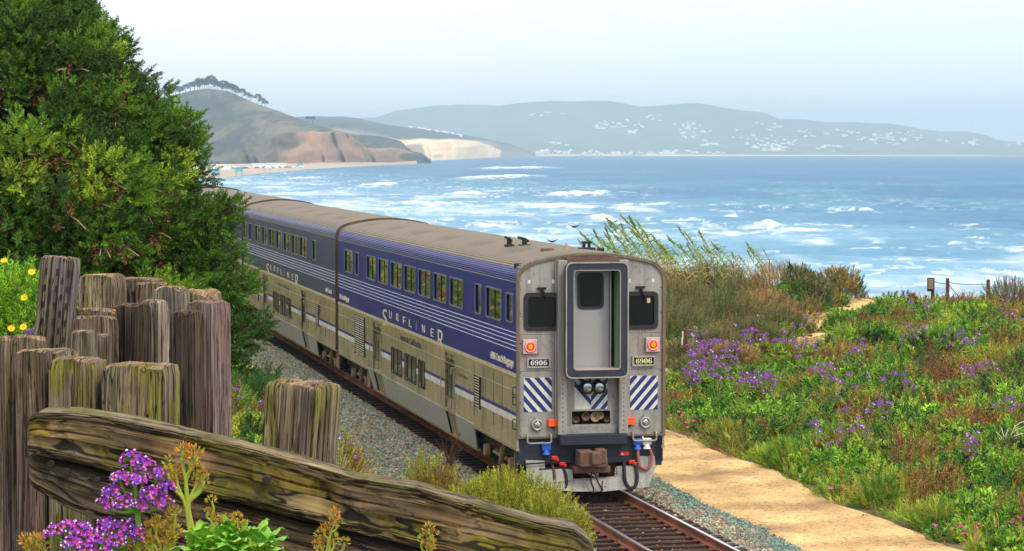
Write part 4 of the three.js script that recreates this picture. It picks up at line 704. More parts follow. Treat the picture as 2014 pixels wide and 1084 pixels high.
// ------------------------------------------------------------------ the big evergreen
{
  const DT = 27, k = DT / F, base = at(62, 800, DT), R = rng(77);
  const tree = thing('evergreen_tree', 'large dark green evergreen with tufted branches behind the timber posts', 'tree', null, V(base.x, groundY(base.x, base.z) - .1, base.z));
  const O = tree.position, cy = (py) => EYE - (py - HORIZON) / F * DT - O.y;
  const prof = [[-90, .05], [-40, .3], [0, .46], [60, .68], [100, .90], [165, 1.10], [190, 1.22], [245, 1.52], [300, 1.66], [345, 1.72], [405, 1.80], [470, 1.76], [545, 1.86], [635, 1.95], [700, 1.86], [745, 1.92], [775, 1.7], [800, 1.4]];
  const yTop = cy(-90), yBot = cy(800);
  const Rad = (y) => { const py = lerp(800, -90, clamp((y - yBot) / (yTop - yBot))); return pick(prof, py, 1); };
  const bark = std({ color: rgb(108, 82, 60), roughness: 1, map: soilTex, bumpMap: soilBump, bumpScale: .02 });
  part('trunk', [tube([V(0, -.3, 0), V(.06, 1, .04), V(-.05, 2.2, 0), V(.08, 3.4, -.05), V(.1, yTop - .2, 0)], .11, 40, 9), tube([V(0, .1, 0), V(.6, .5, .3), V(1.3, .6, .5)], .06, 20, 7)], bark, tree);
  const limbs = [], foliage = [[], [], []], dead = [], twigs = [];
  const G = [rgb(46, 76, 16), rgb(58, 94, 18), rgb(78, 118, 22), rgb(108, 150, 28), rgb(152, 180, 44), rgb(46, 76, 16)];
  const clump = (c, rad, out, n, kind) => {
    const col = kind;
    for (let i = 0; i < n; i++) {
      const d = V(R() - .5, R() - .5, R() - .5).normalize(), p = c.clone().addScaledVector(d, rad * Math.cbrt(R()));
      const a = out.clone().multiplyScalar(.75).addScaledVector(V(0, 1, 0), .3).addScaledVector(d, .95).normalize();
      const f = .72 + .5 * R(); foliage[Math.floor(R() * 3)].push([aimed(p, a, (.40 + .34 * R()) * (.4 + rad / .26), R), col.clone().multiplyScalar(f)]);
    }
  };
  const N = 540;
  for (let i = 0; i < N; i++) {
    const q = (i + R()) / N, y = lerp(yBot + .05, yTop - .05, q), front = R() < .78, az = front ? lerp(-.5, Math.PI + .5, R()) : lerp(Math.PI, 2 * Math.PI, R());   // +z faces the camera
    const lobe = .70 + .42 * noise(az * 4.2, y * 3.1, 4) + .08 * (R() - .5);
    const r = Rad(y) * lobe, rise = lerp(.05, .55, q) * r * .55 + .1;
    const tip = V(Math.cos(az) * r, y, Math.sin(az) * r), root = V(.05, Math.max(-.1, y - rise - .2), 0);
    const mid = root.clone().lerp(tip, .55); mid.y -= .12 * r * (.4 + R());
    limbs.push(tube([root, mid, tip], .012 + .014 * r * .4, 8, 4));
    const out = tip.clone().sub(mid).normalize(), tone = .62 * noise(az * 2.4, y * 1.7, 9) + .62 * R() * (.3 + 1.0 * noise(az * 4.2, y * 3.1, 4)) - .06;  // clumps on jutting lobes coloured as if sunlit, recessed ones as if shaded
    const col = G[clamp(Math.floor(tone * 5.0), 0, 5)].clone();
    const rad = .115 + .10 * R() + .07 * (R() < .2);
    clump(tip, rad, out, Math.round(36 + 16 * R()), col);
    if (r > .7 && R() < .75) { const b = mid.clone().lerp(tip, .62 + .1 * R()); b.y += .05; clump(b, rad * .9, out.clone().add(V(0, .5, 0)).normalize(), 14, col); }
    if (r > 1 && R() < .7) clump(mid.clone().lerp(tip, .2), rad, V(0, .4, 0).add(out).normalize(), 6, col);
    if (R() < .5 && r > .9) {                                        // dead brown sprays and bare twigs inside the crown
      const b = tip.clone().multiply(V(.96, 1, .96)).add(V((R() - .5) * .3, -.2, (R() - .5) * .2));
      for (let k2 = 0; k2 < 9; k2++) { const d = V((R() - .5) * 1.2, -.7 - R() * .4, (R() - .5) * 1.2 + .3).normalize(); dead.push([aimed(b.clone().add(V((R() - .5) * .2, R() * .2, (R() - .5) * .2)), d, .7 + .6 * R(), R), rgb(150, 104, 66).multiplyScalar(.7 + .6 * R())]); }
      for (let k2 = 0; k2 < 2; k2++) { const e = b.clone().add(V((R() - .5) * .55, (R() - .3) * .4, .05 + R() * .3)); twigs.push(tube([b.clone().multiply(V(.7, 1, .7)), b.clone().lerp(e, .5).add(V(0, .05, 0)), e], .008, 6, 4)); }
    }
  }
  // limbs that reach out past the crown
  for (const [px, py, dz] of [[178, 30, .1], [262, 98, .2], [292, 160, .2], [326, 190, .3], [388, 243, .3], [402, 292, .3], [416, 340, .4], [466, 404, .5], [470, 412, .6], [440, 420, .5], [452, 470, .6], [444, 520, .7], [495, 545, .7], [498, 560, .8], [524, 632, .8], [515, 650, .8], [478, 672, .8], [545, 738, .9], [528, 752, .9], [500, 745, .9], [482, 765, .9], [455, 600, .8], [470, 610, .8], [480, 500, .6], [60, 470, 1.9], [150, 420, 1.9], [250, 330, 1.7], [90, 120, 1.1]]) {
    const P = at(px - 14, py, DT).sub(O); P.z += dz * .8; const sc = (DT - P.z) / DT; P.x = (P.x + O.x) * sc - O.x;
    const out = V(P.x - .2, .35, P.z * .4).normalize(), root = V(P.x * .3, P.y - .35, P.z * .3);
    limbs.push(tube([root, root.clone().lerp(P, .55).add(V(0, -.08, 0)), P], .024, 8, 5));
    const col = G[Math.floor(1 + R() * 2)];
    for (let q = 0; q < 4; q++) clump(P.clone().addScaledVector(out, -.15 * q).add(V(0, -.03 * q, 0)), .13 + .045 * q, out, 26, col);
  }
  part('branch', limbs, bark, tree);
  part('twig', twigs, std({ color: rgb(150, 122, 100), roughness: 1 }), tree, 'stuff');
  const sp = [juniperSpray(1), juniperSpray(2, .18, 26), juniperSpray(3, .23, 34)];
  const crown = new THREE.Group(); crown.name = 'crown'; crown.userData.kind = 'stuff'; tree.add(crown);
  foliage.forEach((l, i) => instances('foliage', sp[i], leafM, l, crown));
  instances('dead_foliage', juniperSpray(9, .16, 18), leafM, dead, crown);
}

// ------------------------------------------------------------------ weathered posts and the split timber in front
const woodTex = (seed, crackAmt, mossAmt) => tex(512, 512, (u, v) => {
  const wv = v + .03 * (pfbm(u, v, 6, 3, seed + 40, 3) - .5), uu = u + .018 * (pfbm(u, v, 3, 6, seed + 41, 3) - .5);
  const g1 = pfbm(uu, wv, 30, 3, seed, 4), g2 = pfbm(uu, wv, 110, 7, seed + 3, 3), big = pfbm(uu, wv, 5, 3, seed + 5, 4), crack = Math.abs(pfbm(uu, wv, 20, 2, seed + 8, 4) - .5), crack2 = Math.abs(pfbm(uu, wv, 44, 4, seed + 28, 3) - .5), moss = pfbm(uu, wv, 7, 6, seed + 11, 5), red = pfbm(uu, wv, 5, 3, seed + 14, 4), fleck = pfbm(uu, v, 60, 16, seed + 17, 3);
  let k = .70 + .34 * (g1 - .5) + .42 * (g2 - .5) + .50 * (big - .5); const cr = Math.max(sst(.022, .008, crack), .6 * sst(.016, .006, crack2)) * crackAmt; k = clamp(k * (1 - .72 * cr) * (1 - .25 * sst(.36, .28, fleck)), .06, 1.2);
  let r = 206 * k, g = 193 * k, b = 184 * k; const m = sst(.50, .64, moss) * mossAmt; r = lerp(r, 178 * k, m); g = lerp(g, 182 * k, m); b = lerp(b, 92 * k, m);
  const q = sst(.54, .68, red) * .3; r = lerp(r, 200 * k, q); g = lerp(g, 156 * k, q); b = lerp(b, 130 * k, q);
  return [r, g, b];
});
const wt = [woodTex(3, 1, .35), woodTex(31, 1, .7), woodTex(57, .8, .1), woodTex(83, 1, 1)];
const wb = tex(512, 512, (u, v) => { const a = pfbm(u, v, 60, 2, 3, 4), c = sst(.42, .34, pfbm(u, v, 26, 1, 11, 4)), k = 255 * clamp(a * .8 - c * .5 + .2); return [k, k, k]; }, false);
const wood = (i, c) => std({ color: c, vertexColors: true, map: wt[i], bumpMap: wb, bumpScale: .02, roughness: .95 });
const WM = { grey: wood(0, rgb(206, 200, 204)), brown: wood(0, rgb(206, 190, 180)), moss: wood(1, rgb(228, 218, 190)), lilac: wood(2, rgb(226, 204, 208)), pale: wood(2, rgb(250, 246, 240)), dark: wood(0, rgb(132, 118, 110)), green: wood(3, rgb(212, 206, 180)), end: wood(0, rgb(222, 184, 148)) };
function postGeo(w, d, h, seed, worn = .02, nx = 26, ny = 40) {      // stands on y = 0, uv in metres of perimeter and height
  const g = new THREE.BoxGeometry(w, h, d, nx, ny, nx), p = g.attributes.position, uv = g.attributes.uv, nr = g.attributes.normal;
  for (let i = 0; i < p.count; i++) {
    let x = p.getX(i), y = p.getY(i) + h / 2, z = p.getZ(i); const fx = x / (w / 2), fz = z / (d / 2);
    const top = Math.abs(nr.getY(i)) > .5;
    uv.setXY(i, (Math.abs(nr.getX(i)) > .5 ? z + w : x) * 2.7 + seed * .37, top ? z * 1.9 : y * .8 + seed * .21);
    const a = Math.atan2(fz, fx), m = Math.max(Math.abs(fx), Math.abs(fz), 1e-6), rr = Math.max(1e-6, Math.hypot(fx, fz)), round = lerp(1, m / rr * 1.12, sst(1.22, 1.42, rr) * .28); x *= round; z *= round;
    const gr = (fbm(a * 7 + seed, y * .5, seed, 3) - .5) * .05 * Math.min(w, d) + (noise(a * 22, y * .9, seed + 4) - .5) * .035 * Math.min(w, d);
    const side = fx * (Math.abs(fz) >= Math.abs(fx)) + fz * (Math.abs(fx) > Math.abs(fz)) + (Math.abs(fx) > Math.abs(fz) ? 7 : 0);
    const cw = noise(y * 1.1, seed, 9) * .16, ck = (k) => sst(.045, .0, Math.abs(noise(side * 2.6 + cw + k * 5, y * .35 + seed, seed + k) - .5)) , groove = (ck(0) + .6 * ck(3)) * Math.min(w, d) * .11 * sst(.0, .35, Math.min(1, m));
    const edge = sst(h - worn * 2.4, h, y), er = 1 - edge * edge * .06 * (.5 + noise(a * 5, 2, seed)) - groove / Math.min(w, d) * 2 * (top ? .3 : 1);
    x = x * er + gr * Math.cos(a); z = z * er + gr * Math.sin(a); if (top) y -= groove * 1.2;
    y -= edge * worn * (.2 + 1.0 * fbm(x * 14 + seed, z * 14, seed + 2, 3)) + edge * worn * .8 * sst(.8, 1.3, rr);
    const warp = (noise(y * 1.3, seed, 3) - .5) * .012; p.setXYZ(i, x + warp, y, z);
  }
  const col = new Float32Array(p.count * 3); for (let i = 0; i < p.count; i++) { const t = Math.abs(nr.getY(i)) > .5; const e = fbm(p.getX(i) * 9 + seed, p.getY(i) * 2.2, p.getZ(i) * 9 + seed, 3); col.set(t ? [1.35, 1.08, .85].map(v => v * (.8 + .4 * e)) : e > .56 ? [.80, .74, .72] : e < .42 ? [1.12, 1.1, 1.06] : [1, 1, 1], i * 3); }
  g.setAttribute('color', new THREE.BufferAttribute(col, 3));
  g.computeVertexNormals(); return toCreasedNormals(g, .7);
}
// left and right edge and top in the photograph, distance, turn, lean, width share, material, label
function post(l, r, py, D, o, label) {
  const turn = (o.turn || 0) * Math.PI / 180, wide = (r - l) / F * D, ratio = o.ratio || 1, w = wide / (Math.cos(turn) + ratio * Math.abs(Math.sin(turn))), d = w * ratio;
  const top = at((l + r) / 2, py, D), foot = o.foot ?? 4.35, h = top.y - foot;
  const t = thing('timber_post', label, 'post', 'weathered timber posts standing close together', V(top.x, foot, top.z - d * .3), turn);
  if (o.lean) { t.rotation.z = o.lean * Math.PI / 180; t.position.x += Math.tan(o.lean * Math.PI / 180) * h; }
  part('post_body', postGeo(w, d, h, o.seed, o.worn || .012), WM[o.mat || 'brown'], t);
  if (o.checks !== 0) { const R = rng(o.seed * 7 + 1), c = []; for (let k = 0; k < 5; k++) { const x = (R() - .5) * w * .8, y0 = h * (.55 + .3 * R()), y1 = Math.min(h - .02, y0 + .1 + .3 * R()); c.push(rod(V(x, y0, d / 2 + .001), V(x + (R() - .5) * .008, y1, d / 2 + .001), .0022, .0008, 5)); } part('crack', c, WM.dark, t); }
  if (o.slits) { const c = [], R = rng(o.seed); for (let i = 0; i < 5; i++) for (let j = 0; j < 7; j++) { const x = lerp(-.40, .42, (i + .5) / 5) * w, y = h - .06 - j * .062 - (i % 2) * .03; c.push(box(x - .0022, x + .0022, y - .012, y + .012, d / 2 - .004, d / 2 + .0035)); } part('incision', c, WM.dark, t); }
  if (o.paint) { part('red_paint', extr(poly([[-.010, 0], [.012, .004], [.014, .05], [.011, .085], [.004, .095], [-.006, .07], [-.012, .03]]), .002, 0, d / 2 - .004).translate(-w * .3, h - .235, 0), std({ color: rgb(196, 96, 90), roughness: .9, map: wt[2] }), t); }
  return t;
}
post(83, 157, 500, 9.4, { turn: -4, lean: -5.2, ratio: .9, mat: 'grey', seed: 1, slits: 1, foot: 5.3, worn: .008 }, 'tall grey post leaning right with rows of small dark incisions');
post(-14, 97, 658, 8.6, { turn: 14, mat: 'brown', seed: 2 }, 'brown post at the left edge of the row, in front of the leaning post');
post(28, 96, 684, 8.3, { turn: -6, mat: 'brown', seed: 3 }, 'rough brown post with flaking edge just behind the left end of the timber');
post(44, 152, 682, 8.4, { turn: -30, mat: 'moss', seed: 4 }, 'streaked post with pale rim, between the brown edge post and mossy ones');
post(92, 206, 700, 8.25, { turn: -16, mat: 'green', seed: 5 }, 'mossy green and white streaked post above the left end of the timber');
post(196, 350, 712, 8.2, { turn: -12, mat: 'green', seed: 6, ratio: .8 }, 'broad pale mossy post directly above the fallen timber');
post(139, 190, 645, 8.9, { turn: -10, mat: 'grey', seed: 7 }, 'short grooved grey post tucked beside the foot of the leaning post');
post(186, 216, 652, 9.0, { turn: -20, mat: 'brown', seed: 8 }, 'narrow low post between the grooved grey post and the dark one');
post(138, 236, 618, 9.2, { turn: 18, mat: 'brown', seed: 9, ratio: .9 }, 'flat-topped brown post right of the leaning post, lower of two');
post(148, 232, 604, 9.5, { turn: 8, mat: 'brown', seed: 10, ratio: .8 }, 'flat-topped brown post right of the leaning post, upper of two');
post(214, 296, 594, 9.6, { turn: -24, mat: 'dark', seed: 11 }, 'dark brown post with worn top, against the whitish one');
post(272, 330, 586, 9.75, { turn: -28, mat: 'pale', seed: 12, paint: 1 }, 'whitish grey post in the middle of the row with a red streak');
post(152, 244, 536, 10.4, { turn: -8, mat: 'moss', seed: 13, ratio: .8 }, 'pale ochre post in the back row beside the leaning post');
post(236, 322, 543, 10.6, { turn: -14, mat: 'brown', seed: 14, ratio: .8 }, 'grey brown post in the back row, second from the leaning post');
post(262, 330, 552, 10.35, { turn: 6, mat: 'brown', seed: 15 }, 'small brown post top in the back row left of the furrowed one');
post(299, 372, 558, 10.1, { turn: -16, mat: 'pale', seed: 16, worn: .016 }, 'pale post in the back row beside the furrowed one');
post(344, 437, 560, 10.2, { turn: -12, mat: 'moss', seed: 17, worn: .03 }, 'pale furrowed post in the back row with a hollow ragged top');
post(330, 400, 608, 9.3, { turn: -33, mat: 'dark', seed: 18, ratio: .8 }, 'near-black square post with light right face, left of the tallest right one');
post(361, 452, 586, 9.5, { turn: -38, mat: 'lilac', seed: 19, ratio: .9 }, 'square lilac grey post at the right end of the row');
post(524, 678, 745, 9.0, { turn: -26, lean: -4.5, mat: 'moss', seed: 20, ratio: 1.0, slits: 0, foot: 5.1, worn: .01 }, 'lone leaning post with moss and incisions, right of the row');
{ const t = scene.children.find(o => o.userData.label?.startsWith('lone leaning')); const b = new THREE.Box3().setFromObject(t); }

// red and white remains of paint on the whitish post
// the split timber lying across the posts
{
  const Dl = 7.7, A = at(64, 880, Dl), tab = [ // px, top, crack, bottom
    [57, 850, 889, 945], [64, 818, 890, 950], [80, 809, 895, 962], [146, 809, 908, 1003], [222, 818, 930, 1030], [347, 844, 962, 1072], [469, 873, 990, 1105], [532, 889, 1006, 1122], [700, 938, 1049, 1165], [816, 957, 1078, 1195], [1050, 1021, 1130, 1235], [1128, 1036, 1146, 1240], [1160, 1062, 1150, 1230], [1172, 1092, 1152, 1215]];
  const timber = thing('split_timber', 'long mossy split timber sloping down across the foot of the posts', 'timber beam', null, A);
  const half = (name, k0, k1, seed, z0, zd, mat) => {
    const nu = 420, nr = 84;
    const g = grid(nu, nr, (i, j) => {
      const px = lerp(57, 1172, i), a = j * Math.PI * 2, gap = .0045 + .004 * noise(px / 40, 3, seed);
      const D = Dl + .12 * i; let yt = EYE - (pick(tab, px, k0) - HORIZON) / F * D - (k0 === 2 ? gap : 0), yb = EYE - (pick(tab, px, k1) - HORIZON) / F * D + (k1 === 2 ? gap : 0);
      const cap = Math.min(1, sst(-.001, .012, i) * .3 + .7) * (1 - .5 * sst(.985, 1, i)), endc = (i < .002 || i > .998) ? .02 : 1;
      const ca = Math.cos(a), sa = Math.sin(a), e = .24, sx = Math.sign(ca) * Math.pow(Math.abs(ca), e), sy = Math.sign(sa) * Math.pow(Math.abs(sa), e);
      const grain = (fbm(px / 190, a * 5, seed, 4) - .5) * .020 + (noise(px / 120, a * 16, seed + 2) - .5) * .012 + (noise(px / 18, a * 6, seed + 7) - .5) * .006;
      const split = -.018 * sst(.035, 0, Math.abs(noise(px / 260 + seed, a * 4.5, seed + 12) - .5)) - .010 * sst(.04, 0, Math.abs(noise(px / 150, a * 9, seed + 15) - .5));
      const gouge = split - .016 * sst(.62, .72, fbm(px / 70, a * 2.2, seed + 5, 4));
      const kz = (zd + grain + gouge) * cap * endc, ky = ((yt - yb) / 2 + grain * .5 * (sy > 0 && k0 === 1 || sy < 0 && k1 === 3 ? 1 : .1)) * endc;
      const cx = (px - CX) / F * D;
      return V(cx - A.x, (yt + yb) / 2 + sy * ky - A.y, -D - A.z + z0 + sx * kz);
    }, (q, i, j) => { const px = lerp(57, 1172, i), e = fbm(px / 60, j * 26, seed + 20, 4), f = fbm(px / 150, j * 7, seed + 24, 4); const c = new THREE.Color(1, 1, 1); if (f > .53) c.setRGB(.92, .92, .72); if (e > .60) c.setRGB(1.25, 1.18, .85); else if (e < .32) c.setRGB(.85, .8, .76); return c; }, (q, i, j) => [j * 2.3 + seed * .3, i * 2.0]);
    return part(name, g, mat, timber);
  };
  const moss = std({ vertexColors: true, color: rgb(184, 170, 134), map: wt[3], bumpMap: wb, bumpScale: .02, roughness: .95 }), plain = std({ vertexColors: true, color: rgb(160, 146, 128), map: wt[0], bumpMap: wb, bumpScale: .02, roughness: .95 });
  half('upper_half', 1, 2, 61, 0, .11, moss); half('lower_half', 2, 3, 71, -.012, .10, plain);
  part('knot_hole', [[524, 944, .012], [130, 930, .012], [190, 944, .008], [100, 912, .010]].map(([px, py, r]) => { const p = at(px, py, Dl - .1); const g = new THREE.CylinderGeometry(r, r, .05, 12); g.rotateX(Math.PI / 2); g.translate(p.x - A.x, p.y - A.y, p.z - A.z - .012); return g; }), std({ color: rgb(40, 32, 28), roughness: 1 }), timber);
}

// ------------------------------------------------------------------ the flowering bluff on the right
const inView = (x, D, m = 2) => D > 40 && x < .2014 * D + m && x > -.2014 * D - m;
const GC = { green: [rgb(96, 142, 30), rgb(120, 162, 34), rgb(74, 120, 30), rgb(142, 176, 44)], bright: [rgb(128, 182, 36), rgb(150, 196, 44), rgb(104, 160, 34)], olive: [rgb(144, 134, 40), rgb(126, 114, 44), rgb(164, 146, 46), rgb(146, 104, 52)], rust: [rgb(128, 84, 60), rgb(146, 96, 72), rgb(112, 70, 62)], scrub: [rgb(126, 122, 72), rgb(108, 110, 56), rgb(142, 134, 86), rgb(98, 106, 50)], yellow: [rgb(160, 168, 46), rgb(138, 152, 42), rgb(178, 178, 62)], dark: [rgb(56, 98, 28), rgb(68, 112, 32), rgb(46, 80, 28)], straw: [rgb(178, 144, 88), rgb(158, 122, 72), rgb(190, 160, 104)] };
const sprigs = { leafy: [leafyTwig(11, .26, 18, .075, .036), leafyTwig(12, .22, 16, .085, .04)], fine: [leafyTwig(13, .30, 26, .05, .016), leafyTwig(14, .26, 22, .045, .015)], stalky: [leafyTwig(15, .36, 18, .06, .014, [.6, 1.2], .3), leafyTwig(16, .3, 16, .055, .013, [.5, 1.1], .3)], grass: [grassTuft(17, 18, .36), grassTuft(18, 16, .3, .8)], ros: [rosette(19, 12, .20, .10), rosette(20, 10, .17, .085)] };
const pickC = (a, R) => a[Math.floor(R() * a.length)].clone().multiplyScalar(.7 + .6 * R());
{ // the low cover that nobody could count
  const R = rng(301), lists = {}; for (const k in sprigs) lists[k] = [[], []];
  const put = (k, c, p, d, s) => lists[k][R() < .5 ? 0 : 1].push([aimed(p, d, s, R), c]);
  let n = 0;
  for (let t = 0; t < 60000 && n < 5600; t++) {
    const D = lerp(42, 116, Math.pow(R(), .9)), u = 5.6 + R() * 32, [x, z] = fromDU(D, u); if (u > edgeU(D) + 2 || !inView(x, D)) continue;
    const edge = 5.75 + (fbm(D * .35, 3, 1, 3) - .5) * .9 + 4.2 * sst(70, 84, D); if (u < edge + .15) continue;
    const tr = (() => { const p = at(1560, 712, 84.5); const zz = -D; const f = clamp((D - 84.5) / 19.5); const X = lerp(at(1560, 712, 84.5).x, at(1700, 628, 104).x, f); return D > 83 && D < 106 && Math.abs(x - X - .1) < .95; })(); if (tr) continue;
    if (noise(x * 1.1, z * 1.1, 77) < .16 && R() < .85) continue;
    n++;
    const y = groundY(x, z), a = fbm(x * .55, z * .55, 21, 3), b = fbm(x * .8 + 9, z * .8, 33, 3), fringe = sst(1.4, .2, u - edge); let tallN; const tall = lerp(.4, 1.15, noise(x * .7, z * .7, 3)) * (1 - .55 * fringe);
    const near = sst(1.5, .5, Math.hypot((x - at(1410, 730, 82).x) / 5, (D - 82) / 9)), kind = fringe > .6 && R() < .6 ? 'grass' : a > .57 ? (R() < .6 ? 'leafy' : 'ros') : b > .47 ? 'stalky' : R() < .4 ? 'leafy' : 'fine';
    const pal = kind === 'grass' ? (R() < .6 ? GC.yellow : GC.green) : kind === 'stalky' ? (b > .57 && R() < .6 ? GC.rust : R() < .75 ? GC.olive : GC.yellow) : kind === 'fine' ? (R() < .45 ? GC.olive : R() < .6 ? GC.green : GC.dark) : a > .6 ? GC.green : R() < .5 ? GC.green : GC.dark;
    tallN = tall * (1 - .45 * near); const col = pickC(pal, R), m = kind === 'ros' ? 7 : kind === 'grass' ? 8 : 22;
    for (let i = 0; i < m; i++) { const az = R() * 6.28, r = .42 * Math.sqrt(R()), h = (1 - (r / .42) ** 2) * tallN * .62 * R(); put(kind, col.clone().multiplyScalar(.75 + .5 * R()), V(x + Math.cos(az) * r, y + h - .03, z + Math.sin(az) * r), dirOf(az, lerp(1.45, .5, r / .42) + (R() - .5) * .5), (.75 + .6 * R()) * (kind === 'ros' ? 1 : .55 + .7 * tall)); }
    if (R() < .25) for (let i = 0; i < 3; i++) put('grass', pickC(GC.yellow, R), V(x + (R() - .5) * .8, y, z + (R() - .5) * .8), V(0, 1, 0), .8 + .5 * R());
  }
  const g = new THREE.Group(); g.name = numbered('ground_cover'); scene.add(g); g.userData.kind = 'stuff';
  for (const k in lists) lists[k].forEach((l, i) => l.length && instances(k === 'grass' ? 'grass' : 'leaves', sprigs[k][i], leafM, l, g));
  // small pink blossoms low in the fringe
  const L = new Leaves(); for (let k = 0; k < 5; k++) L.leaf(V(0, 0, 0), dirOf(k * 1.257, .5), V(-Math.sin(k * 1.257), 0, Math.cos(k * 1.257)), .045, .034, 0, lin(214, 52, 150)); L.stem(V(0, -.2, 0), V(0, 0, 0), .004, .003, lin(90, 120, 40));
  const bl = []; for (const [px, py, s] of [[1330, 822, 14], [1350, 838, 12], [1660, 975, 26], [1690, 968, 20], [1900, 1060, 60], [1960, 1052, 50], [1985, 1070, 30], [1345, 812, 10]]) for (let i = 0; i < 7; i++) { const D = (EYE + .3) * F / (py + (R() - .5) * 18 - HORIZON), p = at(px + (R() - .5) * s * 2.4, py, D); bl.push([aimed(V(p.x, groundY(p.x, p.z) + .2 + .12 * R(), p.z), V((R() - .5) * .6, 1, .5).normalize(), .9 + .6 * R(), R)]); }
  instances('pink_blossoms', L.geo(), petalM, bl, g);
}
const groundAt = (px, py, lift = 0) => { let D = 70; for (let i = 0; i < 30; i++) { const p = at(px, py, D), y = groundY(p.x, p.z) + lift; D = lerp(D, clamp((EYE - y) * F / (py - HORIZON + (542 - CY)), 30, 130), .6); } const p = at(px, py, D); p.y = groundY(p.x, p.z); return p; };
// purple statice plants: leaves, forked stems and flat flower heads
const heads = [staticeHead(1, 34, .085, .22, .014), staticeHead(2, 28, .07, .2, .014), staticeHead(3, 40, .10, .24, .014)];
{
  const R = rng(911), protos = [];
  const make = (seed, label, pos) => {
    const q = rng(seed), t = thing('sea_lavender', label, 'flowering plant', 'purple flowering plants on the bluff', pos);
    const st = [], lv = []; const nh = 2 + Math.floor(q() * 3);
    for (let i = 0; i < 6; i++) { const g = rosette(seed + i, 7, .17, .07); g.translate((q() - .5) * .3, .02, (q() - .5) * .3); const c = g.attributes.color, k = pickC(q() < .5 ? GC.green : GC.olive, q); for (let j = 0; j < c.count; j++) c.setXYZ(j, c.getX(j) * k.r, c.getY(j) * k.g, c.getZ(j) * k.b); lv.push(g); }
    part('leaves', lv, leafM, t);
    for (let i = 0; i < nh; i++) { const a = q() * 6.28, r = .26 * Math.sqrt(q()), h = .30 + .24 * q(), p = V(Math.cos(a) * r, h, Math.sin(a) * r); st.push(rod(V(p.x * .2, -.4, p.z * .2), V(p.x, h - .2, p.z), .006, .005, 4)); const m = part('flower_head', heads[Math.floor(q() * 3)], petalM, t); m.position.copy(p); m.rotation.set((q() - .5) * .5 + .2, q() * 6, (q() - .5) * .5); m.scale.set(.75 + .5 * q(), .9 + .6 * q(), .75 + .5 * q()); }
    part('stems', st, std({ color: rgb(122, 128, 52), roughness: .9 }), t);
    return t;
  };
  const lab = 'purple sea lavender bush among the green cover of the bluff';
  for (let k = 0; k < 4; k++) { const p = groundAt([1440, 1530, 1585, 1870][k], [735, 770, 700, 800][k]); protos.push(make(500 + k * 13, ['purple sea lavender alone right of the dense patch by the stake', 'single purple sea lavender midway between stake and grassy bush', 'purple sea lavender at the foot of the trail nearest the scrub', 'single purple sea lavender on the right slope under the sign'][k], p)); delete protos[k].userData.group; }
  const clusters = [[1395, 720, 70, 45, 62], [1470, 690, 50, 26, 20], [1370, 770, 46, 22, 18], [1480, 795, 80, 26, 16], [1560, 720, 90, 40, 12], [1620, 765, 60, 30, 8], [1690, 720, 70, 26, 6], [1660, 800, 60, 30, 6], [1640, 905, 40, 24, 8], [1890, 700, 80, 30, 10], [1975, 640, 40, 30, 7], [1825, 625, 30, 14, 4], [1920, 760, 70, 30, 9], [1985, 840, 40, 24, 5], [1740, 840, 80, 30, 8], [1905, 930, 26, 40, 8], [1750, 780, 80, 30, 6], [1700, 905, 40, 20, 3], [1520, 640, 20, 10, 2], [1810, 690, 60, 20, 6], [1600, 660, 30, 10, 3]];
  const where = ['in the dense patch beside the wooden stake', 'in the patch just behind the dense one by the stake', 'beside the train corner', 'in the middle of the bluff slope', 'below the sandy trail', 'on the slope in front of the trail', 'right of the sandy trail foot', 'in the centre of the green slope', 'above the grassy bushes at the path edge', 'on the slope below the rope posts', 'on the crest near the right rope post', 'close to the sign post', 'on the upper slope at the right', 'by the pale dead branches', 'halfway down the right slope', 'above the near end of the path edge', 'between the leafy bushes of the slope', 'lower down the slope above the path', 'in front of the tall dark green bush', 'below the small round bush', 'at the side of the sandy trail'];
  let i = 0;
  for (const [ci, [px, py, sx, sy, n]] of clusters.entries()) for (let k = 0; k < n; k++) {
    const g = () => (R() + R() + R() - 1.5) / 1.5; const p = groundAt(px + g() * sx, py + g() * sy + 14); if (uOf(p.x, p.z) < 6.2) continue;
    const c = copyOf(protos[i++ % 4], 'purple sea lavender ' + where[ci], 'purple flowers ' + where[ci]); c.position.copy(p); c.position.y += .16 + .3 * R(); c.rotation.y = R() * 6; c.scale.setScalar((ci < 4 ? 1.0 : .8) + .5 * R());
  }
}
